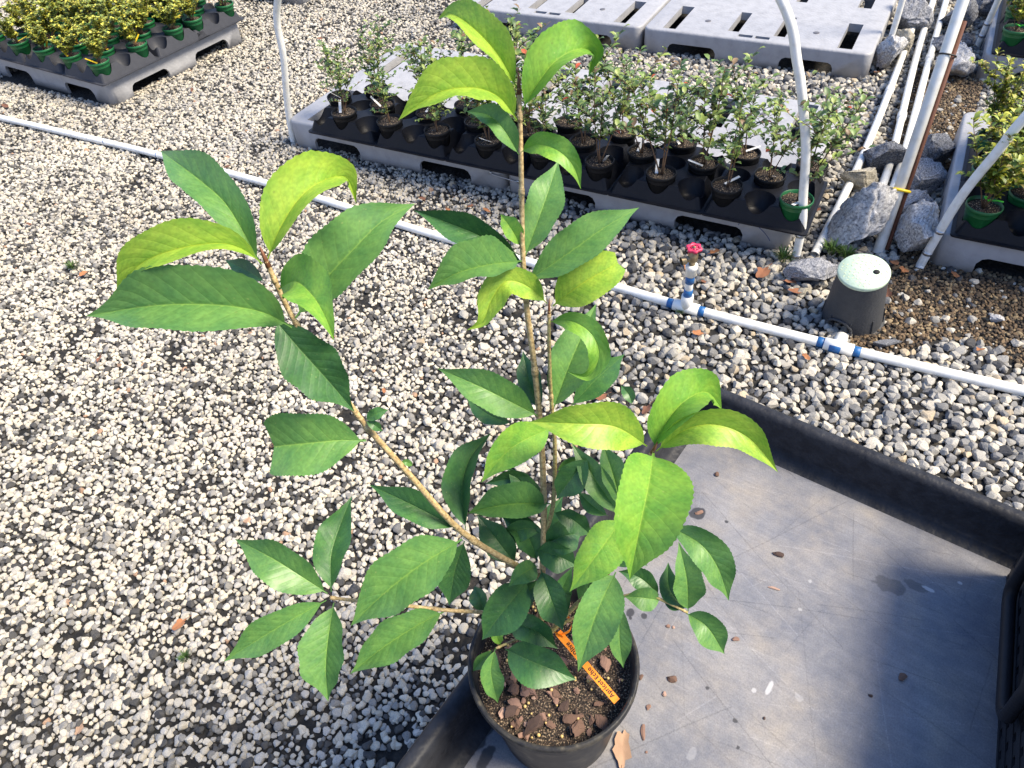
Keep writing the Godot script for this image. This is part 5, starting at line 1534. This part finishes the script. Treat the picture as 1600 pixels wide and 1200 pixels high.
	[[[2.6273, 1.0794, 2.1334, -0.0045, 0.0030, 0.0108, 0.0057, 0.0096, -0.0048], [2.6107, 1.0919, 2.1285, -0.0062, 0.0047, 0.0093, 0.0086, 0.0077, -0.0037], [2.6018, 1.1050, 2.1097, -0.0071, 0.0061, 0.0078, 0.0106, 0.0057, -0.0020]], 0, 1.00, 0.86],
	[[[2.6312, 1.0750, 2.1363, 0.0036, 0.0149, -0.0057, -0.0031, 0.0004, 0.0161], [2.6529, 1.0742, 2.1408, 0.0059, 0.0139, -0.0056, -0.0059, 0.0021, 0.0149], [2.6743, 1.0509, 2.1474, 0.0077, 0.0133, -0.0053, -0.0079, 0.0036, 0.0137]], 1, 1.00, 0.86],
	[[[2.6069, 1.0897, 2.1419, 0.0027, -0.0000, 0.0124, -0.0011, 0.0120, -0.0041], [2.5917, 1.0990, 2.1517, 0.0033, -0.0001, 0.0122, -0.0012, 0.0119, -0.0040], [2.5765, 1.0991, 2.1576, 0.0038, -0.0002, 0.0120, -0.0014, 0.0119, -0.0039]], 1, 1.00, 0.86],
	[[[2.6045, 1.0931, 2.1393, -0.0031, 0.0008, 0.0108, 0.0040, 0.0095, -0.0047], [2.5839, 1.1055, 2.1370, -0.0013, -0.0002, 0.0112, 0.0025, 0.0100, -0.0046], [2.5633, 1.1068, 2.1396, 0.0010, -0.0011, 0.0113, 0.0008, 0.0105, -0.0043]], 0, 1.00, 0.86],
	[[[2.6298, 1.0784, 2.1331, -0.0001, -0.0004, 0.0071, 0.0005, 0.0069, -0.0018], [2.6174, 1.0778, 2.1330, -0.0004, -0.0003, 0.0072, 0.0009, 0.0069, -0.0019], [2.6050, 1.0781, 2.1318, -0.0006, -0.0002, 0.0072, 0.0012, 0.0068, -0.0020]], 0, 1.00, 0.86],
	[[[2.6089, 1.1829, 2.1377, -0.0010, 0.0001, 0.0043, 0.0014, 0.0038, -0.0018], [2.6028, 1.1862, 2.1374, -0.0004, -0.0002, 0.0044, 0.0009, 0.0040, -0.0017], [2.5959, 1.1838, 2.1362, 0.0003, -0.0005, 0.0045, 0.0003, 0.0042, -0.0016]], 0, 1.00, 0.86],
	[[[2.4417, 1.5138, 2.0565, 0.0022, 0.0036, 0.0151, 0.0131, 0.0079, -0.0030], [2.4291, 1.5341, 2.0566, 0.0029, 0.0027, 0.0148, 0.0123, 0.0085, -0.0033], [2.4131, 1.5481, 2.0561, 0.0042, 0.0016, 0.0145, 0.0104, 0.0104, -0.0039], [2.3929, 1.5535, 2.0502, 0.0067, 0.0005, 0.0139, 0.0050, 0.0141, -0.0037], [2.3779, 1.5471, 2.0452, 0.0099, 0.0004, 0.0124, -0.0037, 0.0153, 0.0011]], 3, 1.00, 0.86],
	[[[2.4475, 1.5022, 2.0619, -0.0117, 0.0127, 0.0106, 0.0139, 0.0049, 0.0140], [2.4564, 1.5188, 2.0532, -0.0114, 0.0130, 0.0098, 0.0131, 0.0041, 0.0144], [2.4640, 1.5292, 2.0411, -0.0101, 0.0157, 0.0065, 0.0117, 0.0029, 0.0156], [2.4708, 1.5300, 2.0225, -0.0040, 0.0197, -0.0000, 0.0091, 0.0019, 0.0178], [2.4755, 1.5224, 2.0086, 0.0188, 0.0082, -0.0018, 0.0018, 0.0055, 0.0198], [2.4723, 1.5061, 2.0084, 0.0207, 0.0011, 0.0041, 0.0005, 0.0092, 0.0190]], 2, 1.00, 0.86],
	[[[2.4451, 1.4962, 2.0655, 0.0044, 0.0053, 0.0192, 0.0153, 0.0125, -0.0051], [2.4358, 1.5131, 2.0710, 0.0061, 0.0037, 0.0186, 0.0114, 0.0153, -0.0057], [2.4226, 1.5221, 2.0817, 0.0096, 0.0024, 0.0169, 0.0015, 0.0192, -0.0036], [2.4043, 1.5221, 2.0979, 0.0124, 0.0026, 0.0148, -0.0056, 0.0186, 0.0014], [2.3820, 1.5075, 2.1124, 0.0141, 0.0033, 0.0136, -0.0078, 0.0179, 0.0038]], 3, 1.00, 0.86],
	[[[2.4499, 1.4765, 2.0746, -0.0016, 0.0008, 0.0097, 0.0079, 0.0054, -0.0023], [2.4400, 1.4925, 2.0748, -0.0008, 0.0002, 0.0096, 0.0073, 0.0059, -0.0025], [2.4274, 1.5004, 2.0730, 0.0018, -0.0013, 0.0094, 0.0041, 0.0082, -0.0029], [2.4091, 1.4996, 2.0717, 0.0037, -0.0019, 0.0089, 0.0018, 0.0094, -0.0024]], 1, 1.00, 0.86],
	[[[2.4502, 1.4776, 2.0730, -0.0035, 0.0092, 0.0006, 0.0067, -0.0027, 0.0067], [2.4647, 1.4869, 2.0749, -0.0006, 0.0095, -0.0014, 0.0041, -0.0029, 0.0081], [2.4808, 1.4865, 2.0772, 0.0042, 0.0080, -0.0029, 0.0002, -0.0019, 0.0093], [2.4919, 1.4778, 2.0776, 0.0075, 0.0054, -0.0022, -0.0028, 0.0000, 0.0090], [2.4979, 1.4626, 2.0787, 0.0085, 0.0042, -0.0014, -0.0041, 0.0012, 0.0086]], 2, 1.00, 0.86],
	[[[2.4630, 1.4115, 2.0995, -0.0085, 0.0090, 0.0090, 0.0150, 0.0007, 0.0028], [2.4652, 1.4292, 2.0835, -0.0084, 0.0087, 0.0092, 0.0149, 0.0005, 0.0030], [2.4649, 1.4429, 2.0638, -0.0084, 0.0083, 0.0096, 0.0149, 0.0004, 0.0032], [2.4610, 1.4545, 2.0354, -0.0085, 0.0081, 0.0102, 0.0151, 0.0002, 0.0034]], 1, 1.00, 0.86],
	[[[2.4666, 1.3955, 2.1064, -0.0080, 0.0156, 0.0020, 0.0135, -0.0008, 0.0114], [2.4917, 1.4152, 2.0891, -0.0082, 0.0149, 0.0026, 0.0128, -0.0010, 0.0115], [2.5106, 1.4282, 2.0671, -0.0082, 0.0148, 0.0027, 0.0120, -0.0013, 0.0121], [2.5262, 1.4321, 2.0393, -0.0083, 0.0151, 0.0025, 0.0114, -0.0016, 0.0131]], 1, 1.00, 0.86],
	[[[2.4617, 1.4097, 2.1024, 0.0106, 0.0062, 0.0181, -0.0030, 0.0214, -0.0035], [2.4475, 1.4184, 2.1258, 0.0115, 0.0060, 0.0168, -0.0037, 0.0207, -0.0029], [2.4319, 1.4186, 2.1436, 0.0131, 0.0063, 0.0152, -0.0062, 0.0201, -0.0007], [2.4148, 1.4085, 2.1561, 0.0144, 0.0068, 0.0141, -0.0076, 0.0198, 0.0006]], 1, 1.00, 0.86],
	[[[2.4588, 1.4124, 2.0993, 0.0014, -0.0027, 0.0133, 0.0054, 0.0125, -0.0010], [2.4238, 1.4281, 2.1068, 0.0023, -0.0030, 0.0131, 0.0057, 0.0123, -0.0011], [2.3786, 1.4373, 2.1099, 0.0031, -0.0033, 0.0130, 0.0062, 0.0123, -0.0012]], 0, 1.00, 0.86],
	[[[2.4589, 1.4186, 2.0967, -0.0015, 0.0014, 0.0079, 0.0063, 0.0047, -0.0022], [2.4515, 1.4302, 2.0957, -0.0012, 0.0011, 0.0079, 0.0061, 0.0048, -0.0022], [2.4401, 1.4367, 2.0899, -0.0009, 0.0008, 0.0080, 0.0060, 0.0050, -0.0023]], 2, 1.00, 0.86],
	[[[2.4627, 1.4071, 2.1015, 0.0021, 0.0006, 0.0085, 0.0025, 0.0079, -0.0029], [2.4424, 1.4099, 2.1005, 0.0018, 0.0007, 0.0087, 0.0035, 0.0076, -0.0031], [2.4223, 1.4160, 2.0972, 0.0016, 0.0008, 0.0088, 0.0044, 0.0071, -0.0032]], 0, 1.00, 0.86],
	[[[2.4806, 1.3758, 2.1015, -0.0016, -0.0011, 0.0134, 0.0069, 0.0107, -0.0048], [2.4685, 1.3955, 2.1104, 0.0008, -0.0023, 0.0130, 0.0046, 0.0115, -0.0046], [2.4575, 1.4027, 2.1202, 0.0090, -0.0032, 0.0089, -0.0042, 0.0123, -0.0003], [2.4514, 1.3932, 2.1319, 0.0126, -0.0003, 0.0035, -0.0077, 0.0091, 0.0054], [2.4482, 1.3795, 2.1420, 0.0123, -0.0011, 0.0047, -0.0073, 0.0103, 0.0038], [2.4376, 1.3725, 2.1486, 0.0104, -0.0027, 0.0078, -0.0051, 0.0123, 0.0002]], 3, 1.00, 0.86],
	[[[2.4849, 1.3742, 2.1008, -0.0095, 0.0164, 0.0030, 0.0155, -0.0017, 0.0112], [2.5026, 1.3929, 2.0926, -0.0089, 0.0162, 0.0025, 0.0142, -0.0022, 0.0120], [2.5178, 1.4015, 2.0780, -0.0084, 0.0165, 0.0018, 0.0130, -0.0026, 0.0130], [2.5297, 1.4027, 2.0558, -0.0086, 0.0167, 0.0019, 0.0127, -0.0029, 0.0136]], 3, 0.80, 0.86],
	[[[2.4837, 1.3628, 2.1068, -0.0010, 0.0100, -0.0022, 0.0044, -0.0026, 0.0089], [2.5046, 1.3739, 2.1109, 0.0013, 0.0093, -0.0031, 0.0018, -0.0021, 0.0095], [2.5221, 1.3712, 2.1152, 0.0061, 0.0070, -0.0032, -0.0027, 0.0002, 0.0094], [2.5310, 1.3586, 2.1216, 0.0095, 0.0025, 0.0000, -0.0060, 0.0044, 0.0064], [2.5258, 1.3431, 2.1300, 0.0069, -0.0020, 0.0069, -0.0040, 0.0092, -0.0002], [2.5091, 1.3433, 2.1316, 0.0022, -0.0020, 0.0096, 0.0009, 0.0095, -0.0032]], 2, 1.00, 0.86],
	[[[2.4953, 1.2906, 2.1278, -0.0121, 0.0122, 0.0091, 0.0186, 0.0040, 0.0039], [2.4992, 1.3230, 2.0998, -0.0120, 0.0119, 0.0091, 0.0183, 0.0031, 0.0049], [2.5014, 1.3474, 2.0556, -0.0122, 0.0118, 0.0095, 0.0183, 0.0022, 0.0061]], 1, 1.00, 0.86],
	[[[2.5061, 1.2881, 2.1159, -0.0062, 0.0113, 0.0039, 0.0122, -0.0010, 0.0057], [2.5177, 1.3018, 2.0922, -0.0062, 0.0113, 0.0038, 0.0118, -0.0014, 0.0064], [2.5296, 1.3073, 2.0615, -0.0063, 0.0116, 0.0038, 0.0115, -0.0018, 0.0073]], 0, 1.00, 0.86],
	[[[2.4842, 1.2831, 2.1268, -0.0042, 0.0029, 0.0099, 0.0086, 0.0063, -0.0032], [2.4678, 1.2953, 2.1137, -0.0046, 0.0034, 0.0096, 0.0094, 0.0055, -0.0027], [2.4511, 1.3079, 2.0920, -0.0050, 0.0038, 0.0095, 0.0101, 0.0048, -0.0021]], 0, 1.00, 0.86],
	[[[2.4836, 1.2803, 2.1306, 0.0012, -0.0012, 0.0172, 0.0048, 0.0153, -0.0066], [2.4611, 1.3025, 2.1428, 0.0016, -0.0013, 0.0167, 0.0050, 0.0147, -0.0065], [2.4397, 1.3154, 2.1488, 0.0024, -0.0016, 0.0164, 0.0049, 0.0146, -0.0064], [2.4044, 1.3214, 2.1498, 0.0032, -0.0019, 0.0165, 0.0052, 0.0147, -0.0065]], 1, 1.00, 0.86],
	[[[2.4971, 1.2769, 2.1348, 0.0124, -0.0020, 0.0117, -0.0066, 0.0158, -0.0008], [2.4850, 1.2879, 2.1677, 0.0132, -0.0014, 0.0098, -0.0070, 0.0149, 0.0000], [2.4765, 1.2831, 2.1854, 0.0150, 0.0001, 0.0066, -0.0087, 0.0136, 0.0026], [2.4680, 1.2684, 2.2015, 0.0156, 0.0010, 0.0051, -0.0091, 0.0133, 0.0034]], 2, 1.00, 0.86],
	[[[2.4626, 1.2699, 2.1392, 0.0012, -0.0013, 0.0086, 0.0019, 0.0079, -0.0033], [2.4405, 1.2731, 2.1405, 0.0003, -0.0010, 0.0088, 0.0031, 0.0075, -0.0035], [2.4156, 1.2771, 2.1341, -0.0005, -0.0006, 0.0090, 0.0042, 0.0071, -0.0036]], 0, 1.00, 0.86],
	[[[2.5272, 1.2458, 2.1287, 0.0127, -0.0005, 0.0055, -0.0079, 0.0110, 0.0028], [2.5204, 1.2370, 2.1434, 0.0130, -0.0000, 0.0048, -0.0081, 0.0108, 0.0031], [2.5105, 1.2157, 2.1584, 0.0134, 0.0004, 0.0042, -0.0083, 0.0109, 0.0033]], 0, 1.00, 0.86],
	[[[2.5533, 1.2030, 2.1475, -0.0009, -0.0002, 0.0076, 0.0023, 0.0066, -0.0031], [2.5382, 1.2057, 2.1451, -0.0014, 0.0000, 0.0076, 0.0030, 0.0064, -0.0031], [2.5218, 1.2111, 2.1401, -0.0018, 0.0002, 0.0076, 0.0036, 0.0062, -0.0031]], 1, 1.00, 0.86],
	[[[2.5462, 1.2743, 2.0827, -0.0028, 0.0012, 0.0048, 0.0044, 0.0032, -0.0014], [2.5409, 1.2804, 2.0786, -0.0022, 0.0006, 0.0052, 0.0038, 0.0038, -0.0018], [2.5320, 1.2824, 2.0733, -0.0016, 0.0001, 0.0055, 0.0032, 0.0043, -0.0020]], 0, 1.00, 0.86],
	[[[2.4991, 1.1485, 2.1623, -0.0057, 0.0054, 0.0044, 0.0086, 0.0024, -0.0003], [2.4958, 1.1573, 2.1452, -0.0057, 0.0061, 0.0034, 0.0089, 0.0014, 0.0010], [2.4983, 1.1633, 2.1197, -0.0056, 0.0067, 0.0028, 0.0089, 0.0007, 0.0021]], 0, 1.00, 0.86],
	[[[2.4952, 1.1768, 2.1507, -0.0030, 0.0023, 0.0109, 0.0065, 0.0084, -0.0045], [2.4731, 1.1914, 2.1433, -0.0025, 0.0019, 0.0111, 0.0063, 0.0085, -0.0046], [2.4484, 1.1999, 2.1348, -0.0020, 0.0015, 0.0114, 0.0063, 0.0087, -0.0047]], 0, 1.00, 0.86],
	[[[2.5034, 1.1831, 2.1516, 0.0022, 0.0108, -0.0028, 0.0011, -0.0013, 0.0113], [2.5209, 1.1772, 2.1480, 0.0034, 0.0105, -0.0029, -0.0008, -0.0005, 0.0113], [2.5386, 1.1589, 2.1458, 0.0044, 0.0102, -0.0030, -0.0024, 0.0004, 0.0113]], 0, 1.00, 0.86],
	[[[2.4960, 1.1546, 2.1568, 0.0035, -0.0018, 0.0103, 0.0001, 0.0107, -0.0029], [2.4788, 1.1575, 2.1639, 0.0067, -0.0019, 0.0085, -0.0021, 0.0107, -0.0016], [2.4590, 1.1440, 2.1788, 0.0088, -0.0014, 0.0067, -0.0035, 0.0106, -0.0005]], 0, 1.00, 0.86],
	[[[2.5016, 1.2286, 2.1399, -0.0026, 0.0098, -0.0019, 0.0060, -0.0020, 0.0081], [2.5159, 1.2300, 2.1294, -0.0005, 0.0098, -0.0031, 0.0033, -0.0019, 0.0096], [2.5358, 1.2176, 2.1204, 0.0013, 0.0096, -0.0038, 0.0010, -0.0014, 0.0103]], 1, 1.00, 0.86],
	[[[2.5027, 1.1061, 2.1774, 0.0101, 0.0011, 0.0052, -0.0058, 0.0097, 0.0007], [2.4922, 1.0968, 2.1951, 0.0107, 0.0020, 0.0033, -0.0065, 0.0092, 0.0019], [2.4861, 1.0742, 2.2126, 0.0110, 0.0031, 0.0018, -0.0070, 0.0087, 0.0030]], 0, 1.00, 0.86],
	[[[2.5381, 1.0778, 2.1731, -0.0078, 0.0085, 0.0041, 0.0116, 0.0038, 0.0016], [2.5412, 1.0986, 2.1546, -0.0078, 0.0068, 0.0064, 0.0109, 0.0053, -0.0004], [2.5288, 1.1126, 2.1369, -0.0072, 0.0049, 0.0087, 0.0099, 0.0070, -0.0021]], 0, 1.00, 0.86],
	[[[2.5638, 1.1370, 2.1533, -0.0041, 0.0086, -0.0006, 0.0071, -0.0011, 0.0062], [2.5744, 1.1413, 2.1417, -0.0016, 0.0090, -0.0026, 0.0036, -0.0015, 0.0087], [2.5895, 1.1309, 2.1365, 0.0013, 0.0088, -0.0037, -0.0002, -0.0006, 0.0096]], 0, 1.00, 0.86],
	[[[2.4864, 1.2449, 2.1346, -0.0011, 0.0009, 0.0088, 0.0043, 0.0070, -0.0035], [2.4705, 1.2517, 2.1310, 0.0028, -0.0007, 0.0086, 0.0005, 0.0085, -0.0030], [2.4555, 1.2429, 2.1391, 0.0065, -0.0007, 0.0064, -0.0030, 0.0086, -0.0009]], 0, 1.00, 0.86],
	[[[2.5314, 1.0723, 2.1805, -0.0045, 0.0042, 0.0080, 0.0070, 0.0064, -0.0036], [2.5200, 1.0874, 2.1727, -0.0056, 0.0062, 0.0057, 0.0092, 0.0038, -0.0014], [2.5210, 1.0991, 2.1495, -0.0057, 0.0075, 0.0039, 0.0100, 0.0019, 0.0010]], 0, 1.00, 0.86]
]
